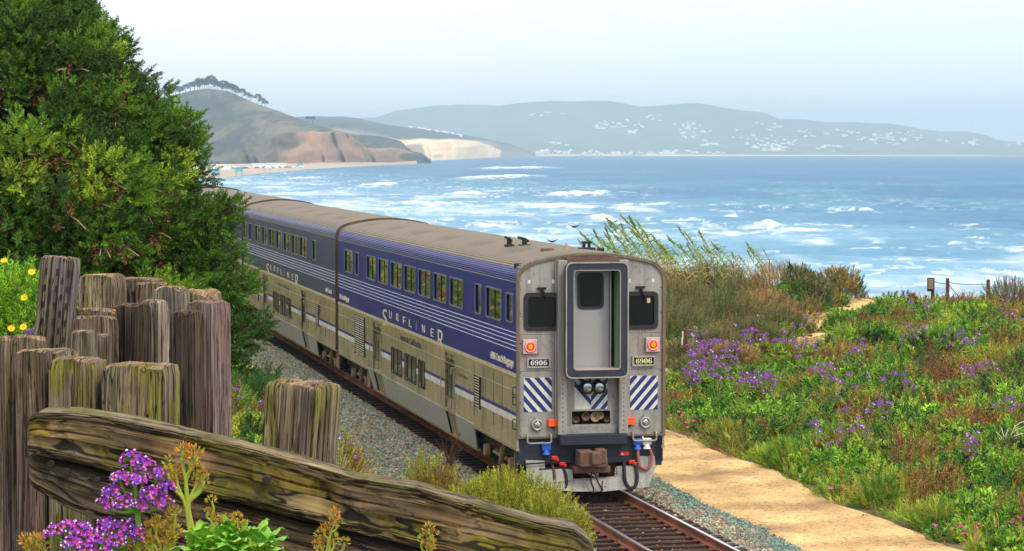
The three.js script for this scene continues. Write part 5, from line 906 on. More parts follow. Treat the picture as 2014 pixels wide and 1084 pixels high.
// single shrubs
function bush(name, label, cat, group, pos, r, kinds, pals, n, seed, o = {}) {
  const t = thing(name, label, cat, group, pos), R = rng(seed), per = new Map(), st = [];
  for (let i = 0; i < n; i++) {
    const az = R() * 6.28, el = Math.asin(lerp(-.05, 1, R())), d = dirOf(az, el), k = (.55 + .45 * Math.sqrt(R())) * (.82 + .36 * noise(d.x * 2.6 + seed, d.y * 2.6 + 5, d.z * 2.6)); const p = V(d.x * r[0] * k, Math.max(.02, d.y * r[1] * k), d.z * r[2] * k);
    const kind = kinds[Math.floor(R() * kinds.length)], g = Math.floor(R() * 2), key = kind + g; if (!per.has(key)) per.set(key, [sprigs[kind][g], []]);
    const tone = noise(p.x * 1.5 / r[0] + seed, p.y * 2 / r[1], p.z * 1.5 / r[2]); const pal = pals[Math.min(pals.length - 1, Math.floor(tone * pals.length * .999))];
    per.get(key)[1].push([aimed(p, d.clone().multiplyScalar(.8).add(V((R() - .5) * .7, .65, (R() - .5) * .7)).normalize(), (o.s || 1) * (.7 + .6 * R()), R), pickC(pal, R)]);
    if (i % 14 === 0) st.push(rod(V(0, -.05, 0), p.clone().multiplyScalar(.85), .008, .004, 4));
  }
  part('stems', st, std({ color: rgb(110, 86, 60), roughness: 1 }), t);
  for (const [g, l] of per.values()) instances('foliage', g, leafM, l, t);
  if (o.heads) { for (let i = 0; i < o.heads; i++) { const d = dirOf(R() * 6.28, .3 + R() * 1.1); const m = part('flower_head', heads[i % 3], petalM, t); m.position.set(d.x * r[0] * .95, d.y * r[1] * 1.02 + .05, d.z * r[2] * .95); m.rotation.set(.3, R() * 6, 0); m.scale.setScalar(o.hs || 1); } }
  return t;
}
const groundPos = (px, D) => { const x = (px - CX) / F * D; return V(x, groundY(x, -D), -D); };
{ // the scrub behind the end of the train
  const R = rng(61), lab = 'olive grey scrub bush in the bank behind the end of the train';
  const spots = [[1335, 84, 1.3, 1.1], [1400, 86, 1.5, 1.2], [1330, 92, 1.6, 1.5], [1470, 88, 1.4, 1.0], [1420, 95, 1.8, 1.6], [1500, 96, 1.5, 1.4], [1340, 101, 1.8, 1.5], [1545, 91, 1.0, .9], [1470, 104, 1.9, 1.5], [1400, 108, 1.9, 1.4], [1535, 103, 1.5, 1.7], [1590, 100, 1.0, 1.2], [1290, 96, 1.6, 1.4], [1250, 104, 1.8, 1.5], [1370, 80, .9, .7], [1440, 81.5, .9, .7], [1320, 110, 2, 1.3]];
  spots.forEach(([px, D, r, h], i) => bush('scrub_bush', lab, 'shrub', 'scrub bushes behind the train', groundPos(px, D), [r, h, r * .8], i % 3 === 1 ? ['fine', 'stalky'] : ['fine'], i % 5 === 0 ? [GC.scrub, GC.straw, GC.scrub] : [GC.dark, GC.scrub, GC.scrub, GC.scrub], 1300, 700 + i, { s: .95 }));
  bush('green_bush', 'tall dark green bush with purple flowers at the top of the sandy trail', 'shrub', null, groundPos(1578, 99), [1.15, 1.6, .9], ['leafy', 'fine'], [GC.dark, GC.scrub, GC.green], 1100, 801, { heads: 12 });
  bush('green_bush', 'rounded olive bush on the crest right of the tall dark one', 'shrub', null, groundPos(1650, 105), [1.15, 1.35, 1], ['fine', 'leafy'], [GC.scrub, GC.olive, GC.dark], 1000, 802);
  bush('green_bush', 'bright green bush low on the crest against the white surf', 'shrub', null, groundPos(1722, 106), [.9, .75, .9], ['leafy'], [GC.green, GC.yellow, GC.green], 700, 803);
  bush('round_bush', 'small dark round bush standing alone against the surf left of the sign', 'shrub', null, groundPos(1797, 98), [.34, .82, .34], ['fine', 'leafy'], [GC.dark, GC.rust, GC.dark], 420, 804, { s: .6 });
  bush('brown_thicket', 'bare brownish thicket on the crest at the right edge', 'shrub', null, groundPos(1996, 96), [1.4, 1.25, 1], ['stalky', 'fine'], [GC.rust, GC.scrub, GC.rust], 1100, 805);
  bush('brown_thicket', 'dry reddish thicket beside the right-hand rope post', 'shrub', null, groundPos(1905, 98), [1.0, .7, .8], ['stalky'], [GC.straw, GC.rust, GC.olive], 600, 806);
  for (const [px, D, r, h, lab2] of [[1665, 92, .85, .75, 'leafy green bush right of the sandy trail'], [1730, 84, .8, .7, 'leafy green bush below the small round bush'], [1840, 80, .9, .65, 'leafy green bush on the slope below the sign'], [1950, 82, 1, .8, 'leafy green bush on the slope below the right-hand rope post'], [1900, 70, .7, .6, 'dark leafy bush halfway down the right slope']]) bush('green_bush', lab2, 'shrub', null, groundPos(px, D), [r, h, r], ['leafy', 'leafy', 'ros'], [GC.dark, GC.green, GC.green], 520, Math.round(px));
  for (const [px, py, r, h, lab2] of [[1545, 925, .52, .5, 'pale yellow-green grassy bush at the edge of the path nearest the train'], [1640, 900, .4, .36, 'yellow-green grassy bush behind the first one at the path edge'], [1735, 1000, .5, .5, 'yellow-green grassy bush at the path edge on the near right'], [1430, 868, .4, .3, 'low green grass clump on the path edge by the train corner'], [1840, 1040, .5, .3, 'low grass clump at the near end of the path edge']]) { const p = groundAt(px, py); bush('grass_clump', lab2, 'grass clump', null, p, [r, h, r], ['grass', 'fine'], [GC.yellow, GC.green, GC.yellow], 260, Math.round(px + 3), { s: 1.0 }); }
  // grey dead branches
  { const p = groundAt(1975, 905), t = thing('dead_branch', 'pale dead branches sprawling over the plants at the right edge', 'branch', null, p), tw = []; const q = rng(8); for (let i = 0; i < 13; i++) { const e = V((q() - .2) * 1.1, .3 + q() * .55, (q() - .5) * .6); tw.push(tube([V((q() - .5) * .2, 0, 0), V(e.x * .4, e.y * .8, e.z * .4), e], .012, 8, 4)); } part('twigs', tw, std({ color: rgb(196, 178, 150), roughness: 1 }), t); }
}
// giant reeds leaning in the wind
{
  const R = rng(1212), protos = [], reedM = leafM;
  const make = (seed, label, pos) => {
    const q = rng(seed), t = thing('giant_reed', label, 'reed', 'tall reeds leaning in the wind behind the train', pos), h = 3.2, pt = (s) => V(-1.15 * s * s * (1 + .2 * q()), h * s * (1 - .1 * s), (q() - .5) * .06);
    const pts = [0, .25, .5, .75, 1].map(pt); const C = new THREE.CatmullRomCurve3(pts); part('stem', new THREE.TubeGeometry(C, 24, .018, 5), std({ color: rgb(168, 148, 84), roughness: .8 }), t);
    const L = new Leaves(); for (let i = 0; i < 22; i++) { const s = .3 + .69 * i / 22, b = C.getPointAt(s), az = (i % 2 ? .3 : 2.6) + (q() - .5) * 1.3, d = dirOf(az, .55 + q() * .35), sd = perp(d, q), l = (.5 + .35 * q()) * lerp(1, .55, s), gold = s < .5 && q() < .55; const c = gold ? lin(188, 150, 80) : lin(96 + 60 * q(), 140 + 30 * q(), 52); const d2 = d.clone().add(V(.7, -.8, 0)).normalize(); L.leaf(b, d, sd, l * .6, .055, .1, c); L.leaf(b.clone().addScaledVector(d, l * .45), d2, sd, l * .75, .045, .1, c); }
    part('leaves', L.geo(), reedM, t);
    const P = new Leaves(), tip = C.getPointAt(1), td = C.getTangentAt(1); for (let i = 0; i < 40; i++) { const b = tip.clone().addScaledVector(td, -.5 * q()), d = td.clone().add(V((q() - .2) * .5, (q() - .6) * .5, (q() - .5) * .5)).normalize(); P.leaf(b, d, perp(d, q), .14 + .16 * q(), .032, .1, jit(q() < .6 ? lin(92, 136, 48) : lin(150, 140, 70), q)); } part('plume', P.geo(), reedM, t);
    return t;
  };
  const lab = 'tall green and straw reed leaning left over the scrub behind the train';
  const tips = [[1144, 466], [1173, 455], [1186, 470], [1238, 449], [1250, 453], [1262, 443], [1290, 478], [1327, 482], [1340, 500], [1369, 504], [1385, 528], [1436, 503], [1407, 540], [1450, 540], [1488, 553], [1300, 505], [1275, 480], [1225, 470]];
  let k = 0;
  const add = (px, D, h, lean = 1) => { const p = groundPos(px, D); const t = k < 5 ? make(40 + k, lab, p) : copyOf(scene.children.filter(o => o.name.startsWith('giant_reed'))[k % 5], lab); t.position.copy(p); t.rotation.y = (R() - .5) * .7; t.scale.set(h / 2.9 * lean, h / 2.9, h / 2.9); k++; };
  for (const [px, py] of tips) { const D = 108 + R() * 9, yt = EYE - (py - HORIZON) / F * D, h = yt - .2; add(px + 1.1 * h / 2.9 * F / D * .98, D, h); }
  for (let i = 0; i < 58; i++) { const px = 1190 + R() * 320, D = 106 + R() * 12, h = lerp(3.5, 2.3, (px - 1180) / 330) * (.74 + .3 * R()); add(px + 30, D, h, .7 + .5 * R()); }
  const l = [], gr = grassTuft(99, 16, .9, .55, .02); for (let i = 0; i < 300; i++) { const px = 1180 + R() * 320, D = 107 + R() * 11, p = groundPos(px, D); p.y += R() * .5; l.push([aimed(p, V(-.35 + (R() - .5) * .4, 1, 0).normalize(), .9 + R() * .9, R), pickC(R() < .7 ? GC.straw : GC.scrub, R)]); } instances('dry_grass', gr, leafM, l);
}
// stake, rope posts, sign
{
  const wm = std({ color: rgb(168, 112, 82), map: wt[0], roughness: .95 }), p = groundPos(1349, 83);
  const st = thing('wooden_stake', 'slim reddish wooden stake beside the purple flowers right of the train', 'stake', null, p); part('stake_body', postGeo(.14, .12, 1.35, 5, .006, 4, 8), wm, st); part('ribbon', [box(-.11, -.07, 1.05, 1.30, .04, .05), box(-.13, -.09, .85, 1.08, .045, .055)], white, st);
  const spots = [[1836, 100, 1.30, 'rope post carrying the small brown sign'], [1865, 101, 1.1, 'short rope post right of the sign'], [1945, 97, 1.15, 'rope post at the right beside the brown thicket']], tops = [];
  for (const [px, D, h, lab] of spots) { const q = groundPos(px, D); q.y += .25; const t = thing('rope_post', lab, 'post', null, q); part('post_body', postGeo(.13, .13, h, px, .008, 4, 8), wm, t); tops.push(V(q.x, q.y + h - .18, q.z)); }
  const s = thing('sign', 'small square brown sign with pale lines on the rope post', 'sign', null, tops[0].clone().add(V(-.10, .02, .1))); part('board', rbox(-.14, .14, -.36, .18, -.015, .015, .006), std({ color: rgb(122, 84, 58), roughness: .9, map: wt[0] }), s); part('print', [.10, .02, -.06, -.14, -.22].map(y => box(-.10, .10, y - .014, y + .014, .015, .018)), cream, s);
  const rope = (a, b, sag, lab) => { const m = a.clone().lerp(b, .5); m.y -= sag; const t = part('rope', tube([a, a.clone().lerp(b, .25).add(V(0, -sag * .75, 0)), m, a.clone().lerp(b, .75).add(V(0, -sag * .75, 0)), b], .014, 24, 5), std({ color: rgb(74, 84, 96), roughness: .9 })); tag(t, lab, 'rope', 'ropes strung between the crest posts'); };
  rope(tops[0].clone().add(V(.08, .05, 0)), tops[1], .06, 'rope from the sign post to the short post'); rope(tops[1], tops[2], .05, 'long rope from the short post to the right-hand post'); rope(tops[1].clone().add(V(0, -.02, 0)), tops[1].clone().add(V(.7, -.75, -.4)), .03, 'rope slanting down from the short post into the plants'); rope(tops[0].clone().add(V(.05, -.7, 0)), tops[1].clone().add(V(0, -.85, 0)), .08, 'lower rope between the sign post and the short post');
}

// ------------------------------------------------------------------ plants near the camera
bush('yellow_green_shrub', 'bushy yellow-green shrub on the bank in front of the train', 'shrub', null, (() => { const p = at(985, 1120, 32); p.y = 6.98 - (1085 - HORIZON) / F * 32; return p; })(), [.98, .80, .7], ['fine', 'fine', 'stalky'], [GC.yellow, GC.yellow, GC.olive], 5200, 901, { s: .58 });
bush('yellow_green_shrub', 'smaller yellow-green shrub left of the large one behind the timber', 'shrub', null, (() => { const p = at(850, 1120, 32.6); p.y = 6.98 - (1060 - HORIZON) / F * 32.6; return p; })(), [.46, .86, .5], ['fine', 'stalky'], [GC.yellow, GC.olive, GC.yellow], 1500, 902, { s: .55 });
bush('yellow_green_shrub', 'low yellow-green shrub at the right end of the timber by the rails', 'shrub', null, (() => { const p = at(1085, 1120, 31.4); p.y = 6.98 - (1110 - HORIZON) / F * 31.4; return p; })(), [.42, .72, .4], ['fine'], [GC.yellow, GC.yellow, GC.olive], 1900, 903, { s: .55 });
{ // bank plants between the posts
  const put = (px, py, D, dy) => { const p = at(px, py, D); p.y -= dy; return p; };
  bush('bank_plant', 'leafy bright green plant between the square post and the lone post', 'plant', null, put(490, 855, 20, .12), [.17, .20, .15], ['leafy'], [GC.green, GC.yellow, GC.dark], 150, 911, { s: .42 });
  bush('bank_plant', 'dark leafy plant low behind the timber left of the lone post', 'plant', null, put(505, 900, 18, .12), [.20, .17, .14], ['leafy'], [GC.dark, GC.green], 150, 912, { s: .42 });
  bush('sea_lavender', 'orange and purple statice on the bank behind the lone post', 'flowering plant', null, put(512, 830, 22, .1), [.16, .22, .15], ['stalky'], [GC.rust, GC.olive], 130, 913, { s: .4, heads: 6, hs: .45 });
  bush('sea_lavender', 'pinkish statice plant beside the foot of the square lilac post', 'flowering plant', null, put(466, 805, 21, .1), [.10, .22, .12], ['stalky'], [GC.rust, GC.green], 110, 914, { s: .4, heads: 5, hs: .45 });
  bush('sea_lavender', 'orange tinged statice at the right side of the lone leaning post', 'flowering plant', null, put(672, 925, 13, .12), [.09, .24, .1], ['stalky'], [GC.rust, GC.olive, GC.yellow], 150, 915, { s: .34, heads: 3, hs: .35 });
  bush('low_evergreen', 'low dark evergreen sprays on the bank beneath the big tree', 'shrub', null, put(495, 775, 24, .15), [.3, .26, .2], ['fine'], [GC.dark, GC.dark, GC.green], 420, 916, { s: .4 });
  bush('green_bush', 'bright feathery green bush with yellow daisies left of the leaning post', 'shrub', null, put(22, 720, 11.4, .1), [.19, .50, .16], ['fine', 'fine', 'stalky'], [GC.bright, GC.bright, GC.green], 1500, 917, { s: .36 });
  const R = rng(33), dg = (() => { const L = new Leaves(); for (let k = 0; k < 11; k++) L.leaf(V(0, 0, 0), dirOf(k * .571, .35), V(-Math.sin(k * .571), 0, Math.cos(k * .571)), .02, .009, 0, lin(250, 200, 20)); L.quad(V(0, .004, 0), V(0, 1, 0), .006, lin(220, 130, 10)); L.stem(V(0, -.09, 0), V(0, 0, 0), .0015, .001, lin(110, 150, 50)); return L.geo(); })();
  for (const [px, py, lab] of [[62, 536, 'yellow daisy nearest the top of the leaning post'], [48, 586, 'yellow daisy in the middle of the feathery bush'], [22, 647, 'yellow daisy low in the feathery bush, left of the purple bloom'], [46, 644, 'yellow daisy low in the bush beside the purple bloom'], [8, 514, 'yellow daisy at the top of the feathery bush']]) { const d = part('daisy', dg, petalM); d.position.copy(at(px, py, 11.1)); d.rotation.set(.9, R() * 6, (R() - .5) * .6); d.scale.setScalar(1); tag(d, lab, 'flower', 'yellow daisies'); }
  { const t = thing('sea_lavender', 'small purple bloom at the left of the leaning post foot', 'flowering plant', null, at(58, 655, 10.6)); for (let i = 0; i < 4; i++) { const m = part('flower_head', heads[i % 3], petalM, t); m.position.set((i - 1.5) * .012, (i % 2) * .012, 0); m.scale.setScalar(.22); m.rotation.set(.8, i, 0); } }
  // dry reddish weed by the sill
  { const p = groundPos(882, 57); const t = thing('dry_weed', 'dry reddish weed on the ballast under the train side', 'weed', null, p), q = rng(4), tw = []; for (let i = 0; i < 34; i++) { const e = V((q() - .5) * .7, .3 + q() * .65, (q() - .5) * .4); tw.push(tube([V((q() - .5) * .15, 0, 0), e.clone().multiply(V(.35, .6, .4)), e], .006, 6, 4)); } part('twigs', tw, std({ color: rgb(122, 84, 74), roughness: 1 }), t); }
}
// leafy hedge of the cutting, behind the tree and along the bank
{
  const R = rng(2024), lists = [[], []]; for (let i = 0; i < 26000; i++) { const D = lerp(26, 190, Math.pow(R(), 1.3)), u = -lerp(5.2, 17, Math.pow(R(), .8)); const [x, z] = fromDU(D, u); if (D < 66 && x > -.192 * D) continue; const h = 3.2 * sst(-5, -9, u) * noise(x * .5, z * .5, 4); lists[i % 2].push([aimed(V(x, groundY(x, z) + h * R(), z), V((R() - .3), .8, R() - .3).normalize(), 1.7 + 1.6 * R(), R), pickC(noise(x * .3, z * .3, 8) > .5 ? GC.yellow : R() < .4 ? GC.straw : GC.green, R)]); }
  const g = new THREE.Group(); g.name = numbered('bank_vegetation'); scene.add(g); g.userData.kind = 'stuff'; lists.forEach((l, i) => instances('leaves', sprigs.leafy[i], leafM, l, g));
}
// close flowers
{
  const Dn = 6.75, stemM = std({ color: rgb(106, 150, 42), roughness: .7 }), olive = std({ color: rgb(150, 160, 50), roughness: .75 });
  const floret = (seed) => {                                          // a cluster of papery cups
    const L = new Leaves(), R = rng(seed);
    for (let i = 0; i < 46; i++) {
      const a = R() * 6.28, r = .030 * Math.sqrt(R()), y = .018 * (1 - (r / .03) ** 2) + (R() - .5) * .008, c = V(Math.cos(a) * r, y, Math.sin(a) * r), ax = dirOf(a, 1.25 - .8 * r / .03 + (R() - .5) * .5), s = perp(ax, R), b = ax.clone().cross(s);
      const col = [lin(150, 60, 190), lin(190, 70, 180), lin(120, 56, 186), lin(204, 84, 160)][Math.floor(R() * 4)];
      for (let k = 0; k < 5; k++) { const t = k * 1.257, d = ax.clone().multiplyScalar(.75).addScaledVector(s, Math.cos(t)).addScaledVector(b, Math.sin(t)).normalize(), w = s.clone().multiplyScalar(-Math.sin(t)).addScaledVector(b, Math.cos(t)); L.leaf(c, d, w, .0085, .0075, .1, jit(col, R, .4)); }
      if (R() < .22) for (let k = 0; k < 3; k++) { const t = k * 2.1, d = ax.clone().addScaledVector(s, .4 * Math.cos(t)).addScaledVector(b, .4 * Math.sin(t)).normalize(); L.leaf(c.clone().addScaledVector(ax, .004), d, s, .007, .005, .1, lin(240, 232, 244)); }
      L.stem(c.clone().addScaledVector(ax, -.014), c, .0012, .0012, lin(120, 140, 50));
    }
    return L.geo();
  };
  const fl = [floret(1), floret(2), floret(3)];
  const lav = (label, root, hs, seed) => {
    const R = rng(seed), o = at(root[0], root[1], Dn), t = thing('sea_lavender', label, 'flowering plant', null, o), st = [];
    const fork = at(root[2], root[3], Dn).sub(o); st.push(tube([V(0, 0, 0), fork.clone().multiplyScalar(.5).add(V(.004, 0, 0)), fork], .0075, 12, 7));
    for (const [px, py, s, dz] of hs) { const p = at(px, py, Dn).sub(o); p.z += dz || 0; const m = part('flower_head', fl[Math.floor(R() * 3)], petalM, t); m.position.copy(p); m.rotation.set(.35 + (R() - .5) * .4, R() * 6, (R() - .5) * .5); m.scale.setScalar(s); const mid = fork.clone().lerp(p, .6); mid.y -= .012; st.push(tube([fork, mid, p.clone().add(V(0, -.008, 0))], .0032, 10, 5)); }
    part('stem', st, stemM, t); return t;
  };
  lav('tall purple statice flower in front of the split timber', [268, 1120, 270, 1008], [[258, 905, 1.0, 0], [285, 915, .95, .01], [310, 935, .95, 0], [238, 940, .9, .015], [270, 945, 1, .03], [222, 968, .9, .01], [208, 992, .85, 0], [330, 958, .9, .01], [322, 985, .9, .02], [298, 970, .95, .03], [245, 985, .9, .03], [285, 990, .8, .03]], 5);
  lav('low purple statice flower with white tips at the bottom left', [190, 1130, 190, 1092], [[108, 1046, .9, .01], [135, 1036, .95, .02], [160, 1040, 1, .03], [182, 1052, 1, .04], [150, 1064, 1, .05], [205, 1066, 1, .05], [212, 1034, .95, 0], [235, 1042, .95, .01], [258, 1040, .95, 0], [180, 1078, 1, .06], [230, 1062, .9, .03], [270, 1052, .8, 0]], 6);
  const bud = (seed, green) => { const L = new Leaves(), R = rng(seed), C = green ? [lin(140, 160, 44), lin(170, 160, 48), lin(196, 130, 54)] : [lin(190, 150, 44), lin(200, 112, 48), lin(160, 150, 48)]; for (let i = 0; i < 40; i++) { const d = dirOf(R() * 6.28, Math.asin(R() * 1.3 - .3)), p = d.clone().multiplyScalar(.017 * (.6 + .4 * R())); L.leaf(p, d.clone().add(V(0, .5, 0)).normalize(), perp(d, R), .011 + .006 * R(), .006, .2, jit(C[Math.floor(R() * 3)], R, .4)); } return L.geo(); };
  const buds = [bud(1, true), bud(2, false), bud(3, true), bud(4, false)];
  const budPlant = (label, root, tips, thick, seed, D = Dn) => {
    const R = rng(seed), o = at(root[0], root[1], D), t = thing('budding_statice', label, 'plant', null, o), st = [];
    for (const [px, py, s, fx, fy] of tips) { const p = at(px, py, D).sub(o), f = fx ? at(fx, fy, D).sub(o) : p.clone().multiplyScalar(.5); p.z += (R() - .5) * .03; const c = tube([V(0, 0, 0), f.clone().multiplyScalar(.55).add(V((R() - .5) * .008, 0, 0)), f, f.clone().lerp(p, .55).add(V(Math.sign(p.x - f.x) * .006, -.004, 0)), p], thick, 20, 6); st.push(c); const m = part('bud_cluster', buds[Math.floor(R() * 4)], petalM, t); m.position.copy(p); m.rotation.set(.3, R() * 6, (R() - .5)); m.scale.setScalar(s); if (R() < .8) { const m2 = part('bud_cluster', buds[Math.floor(R() * 4)], petalM, t); m2.position.copy(p).lerp(f, .3); m2.scale.setScalar(s * .7); } }
    part('stem', st, olive, t);
  };
  budPlant('thick green stalk with yellow and orange buds rising before the timber', [382, 1100, 0, 0], [[362, 888, 1.1, 365, 945], [385, 892, 1.1, 366, 940], [372, 905, 1.1, 366, 945], [332, 912, .9, 362, 985], [330, 930, .9, 362, 985], [345, 925, .8, 362, 985], [398, 936, .8, 372, 990], [388, 925, .8, 372, 985], [402, 945, .7, 372, 990]], .0052, 21);
  budPlant('small orange budding sprig right of the thick stalk', [425, 1100, 0, 0], [[416, 985, .7, 416, 1015], [408, 1008, .6, 416, 1025], [424, 1020, .6, 420, 1040]], .0035, 22);
  budPlant('orange budding sprigs between the statice and the rosette', [320, 1120, 0, 0], [[338, 1012, .9], [345, 1005, .8], [310, 1030, 1], [325, 1042, 1.1], [295, 1040, 1], [280, 1055, 1], [345, 1045, 1], [335, 1066, 1.1], [300, 1072, 1.2], [270, 1074, 1]], .004, 23);
  budPlant('orange budding sprig under the middle of the timber', [640, 1120, 0, 0], [[658, 1012, .8, 650, 1045], [662, 1028, .8, 650, 1050], [640, 1040, .8, 645, 1060], [630, 1052, .7], [678, 1066, .7], [655, 1060, .8], [625, 1074, .8]], .0035, 24);
  budPlant('orange budding sprig under the right part of the timber', [838, 1120, 0, 0], [[843, 1040, .8], [850, 1052, .8], [832, 1060, .8], [846, 1070, .8]], .0035, 25);
  budPlant('yellow budding sprig at the bottom left corner', [70, 1130, 0, 0], [[52, 1066, 1], [72, 1064, 1], [88, 1072, .9], [60, 1078, 1]], .0035, 26);
  budPlant('orange budding sprigs above the green rosette', [450, 1120, 0, 0], [[446, 1022, .8], [465, 1020, .8], [438, 1036, .8], [478, 1036, .8], [458, 1034, .9]], .0035, 27);
  // rosettes of rounded lobed leaves
  const leafG = (seed) => { const R = rng(seed); const g = grid(9, 9, (i, j) => { const w = .034 * Math.sin(Math.PI * Math.pow(j, .7) * .97 + .05) * (1 + .22 * Math.cos(j * 22)), x = (i - .5) * 2 * w; return V(x, .016 * Math.sin(j * 3) - Math.abs(i - .5) * .014 * (1 - j) + .006 * Math.sin(j * 14 + i * 9), j * .085); }); return g; };
  const lg = [leafG(1), leafG(2)], lm = phys({ color: rgb(150, 200, 54), roughness: .6, transmission: .25, thickness: 0, side: THREE.DoubleSide }), lm2 = phys({ color: rgb(112, 172, 44), roughness: .5, side: THREE.DoubleSide });
  for (const [px, py, n, lab] of [[455, 1078, 26, 'bright green leafy rosette at the bottom in front of the timber'], [400, 1082, 18, 'bright green leafy rosette beside the orange sprigs at the bottom'], [515, 1082, 18, 'bright green leafy rosette at the right of the bottom clump']]) {
    const R = rng(px), t = thing('leaf_rosette', lab, 'plant', null, at(px, py + 26, Dn));
    for (let i = 0; i < n; i++) { const m = part('leaf', lg[i % 2], R() < .65 ? lm : lm2, t); m.rotation.order = 'YXZ'; m.rotation.set(-lerp(.15, 1.35, i / n), i * 2.4 + R() * .4, (R() - .5) * .5); m.position.set((R() - .5) * .03, .012 + .03 * i / n, (R() - .5) * .03); m.scale.setScalar(.75 + .35 * R()); }
  }
}

// ------------------------------------------------------------------ houses on the far hills, trees on the ridge, things on the beach
{
  const R = rng(88), wall = [rgb(250, 246, 238), rgb(246, 232, 214), rgb(240, 240, 244)].map(c => std({ color: c, roughness: .9 }));
  const protoG = [0, 1, 2].map(i => merge([box(-11, 11, -8, 7, -6, 6), (() => { const g = new THREE.CylinderGeometry(.1, 9, 3.4, 4); g.rotateY(Math.PI / 4); g.scale(1.75, 1, 1); g.translate(0, 8.7, 0); return g; })(), ...(i ? [box(6, 16, -8, 4.5, -4, 8)] : []), ...(i > 1 ? [box(-20, -9, -8, 10, -3, 5)] : [])]));
  const place = (surf, px, py) => { let t = .1, best = 1e9, bp = null; for (let q = .01; q < .82; q += .006) { const p = surf(px, q), sy = HORIZON + (EYE - p.y) / -p.z * F, e = Math.abs(sy - py); if (e < best) { best = e; bp = p; } } return bp; };
  const spots = []; const add = (px, py, sx, sy, n) => { for (let i = 0; i < n; i++) spots.push([px + (R() + R() - 1) * sx * 1.5, py + (R() + R() - 1) * (sy + 3)]); };
  add(1075, 226, 40, 2, 8); add(1210, 247, 40, 8, 22); add(1175, 252, 10, 3, 4); add(1245, 260, 16, 3, 8); add(1285, 234, 12, 12, 5); add(1350, 250, 20, 14, 14); add(1370, 265, 24, 10, 10); add(1395, 284, 14, 4, 8); add(1400, 302, 40, 2, 8); add(1515, 250, 26, 6, 9); add(1510, 290, 30, 10, 30); add(1480, 270, 30, 12, 10); add(1550, 280, 30, 14, 14); add(1595, 262, 30, 6, 8); add(1655, 262, 26, 8, 12); add(1630, 292, 22, 4, 8); add(1720, 272, 34, 6, 20); add(1790, 268, 30, 8, 16); add(1760, 280, 50, 4, 8); add(1915, 282, 18, 3, 10); add(1855, 279, 6, 3, 3); add(2000, 282, 16, 4, 8); add(1120, 301, 70, 3, 28); add(1240, 302, 60, 3, 16); add(1105, 285, 20, 4, 5); add(1320, 300, 40, 3, 8);
  const lab = 'tiny pale house among the houses on the hazy far hills'; 
  spots.forEach(([px, py], i) => { const p = place(farHills, px, py); if (!p) return; const h = new THREE.Mesh(protoG[i % 3], wall[Math.floor(R() * 3)]); h.name = numbered('house'); h.castShadow = h.receiveShadow = true; tag(h, lab, 'house', 'houses on the far hillside'); h.position.copy(p); h.rotation.y = (R() - .5) * 1.2; h.scale.set(.3 + .45 * R(), .4 + .4 * R(), .45); scene.add(h); });
  const lab2 = 'pale building on top of the hazy white cliffs';
  for (let i = 0; i < 9; i++) { const px = lerp(812, 940, i / 11) + (R() - .5) * 8, p = place(whiteCliffs, px, pick([[812, 249], [850, 256], [900, 265], [940, 270]], px, 1) + R() * 3); const h = new THREE.Mesh(protoG[i % 3], wall[i % 3]); h.name = numbered('clifftop_building'); tag(h, lab2, 'building', 'buildings on the white cliffs'); h.position.copy(p); h.scale.set(.4, .4, .4); h.castShadow = true; scene.add(h); }
  { const p = place(farHills, 1910, 262), t = part('mast', [rod(V(0, -5, 0), V(0, 58, 0), 3.4, 2.2, 8), rod(V(0, 58, 0), V(0, 70, 0), 1, .6, 6)], wall[0]); t.position.copy(p); tag(t, 'thin pale tower on the far hillside near the right end', 'tower'); }
  // pines along the headland's ridge
  const crownG = (seed) => { const L = new Leaves(), q = rng(seed); for (let i = 0; i < 300; i++) { const a = q() * 6.28, e = Math.asin(q() * 1.5 - .5), d = dirOf(a, e), b = V(d.x * 4.4, d.y * 2.7, d.z * 3.4).multiplyScalar(Math.cbrt(q()) * (.7 + .5 * noise(d.x * 3 + seed, d.y * 3 + 4, d.z * 3))); L.leaf(b, d, perp(d, q), 1.3, .8, .2, jit([.028, .045, .03], q, .6)); } return L.geo(); };
  const pc = [crownG(1), crownG(2), crownG(3)], trunkM = std({ color: rgb(64, 58, 52), roughness: 1 });
  const pts = [[346, 186, 1.25], [354, 185, 1], [366, 187, .9], [384, 184, 1.1], [394, 180, 1.2], [403, 177, 1], [412, 176, 1.1], [420, 178, .9], [428, 180, 1.0], [436, 183, .9], [444, 184, 1], [452, 187, .9], [460, 190, .9], [468, 193, .8], [477, 196, .9], [508, 206, .9], [515, 208, .8], [335, 190, 1], [325, 192, .9], [398, 0, 1.2], [408, 0, 1.1], [416, 0, 1.2], [424, 0, 1.1], [432, 0, 1.0], [440, 0, 1.1], [448, 0, 1], [456, 0, 1], [464, 0, .9], [486, 0, .8], [494, 0, .7], [522, 0, .7], [390, 0, 1.1], [376, 0, .9], [606, 236, .6], [615, 238, .6]];
  pts.forEach(([px, py, s], i) => { const q = place(headland, px, pick([[180, 215], [300, 197], [330, 191], [380, 178], [410, 174], [450, 181], [480, 193], [520, 208], [600, 236], [640, 249]], px, 1) + .5); const t = thing('pine_tree', 'dark wind-shaped pine in the row along the headland ridge', 'tree', 'pines on the headland ridge', q); s *= 1.35; const h = (3 + 4 * R()) * s; part('trunk', rod(V(0, -3, 0), V(.4, h, 0), .45, .25, 5), trunkM, t); const c = part('crown', pc[i % 3], leafM, t, 'stuff'); c.position.set(.4, h + .8, 0); c.scale.setScalar(s * .95); c.rotation.y = R() * 6; });
  // the far beach: vehicles, huts, people
  const carG = merge([rbox(-1.9, 1.9, .25, 1.05, -.8, .8, .2), rbox(-1.1, 1.2, 1.0, 1.5, -.7, .7, .2)]);
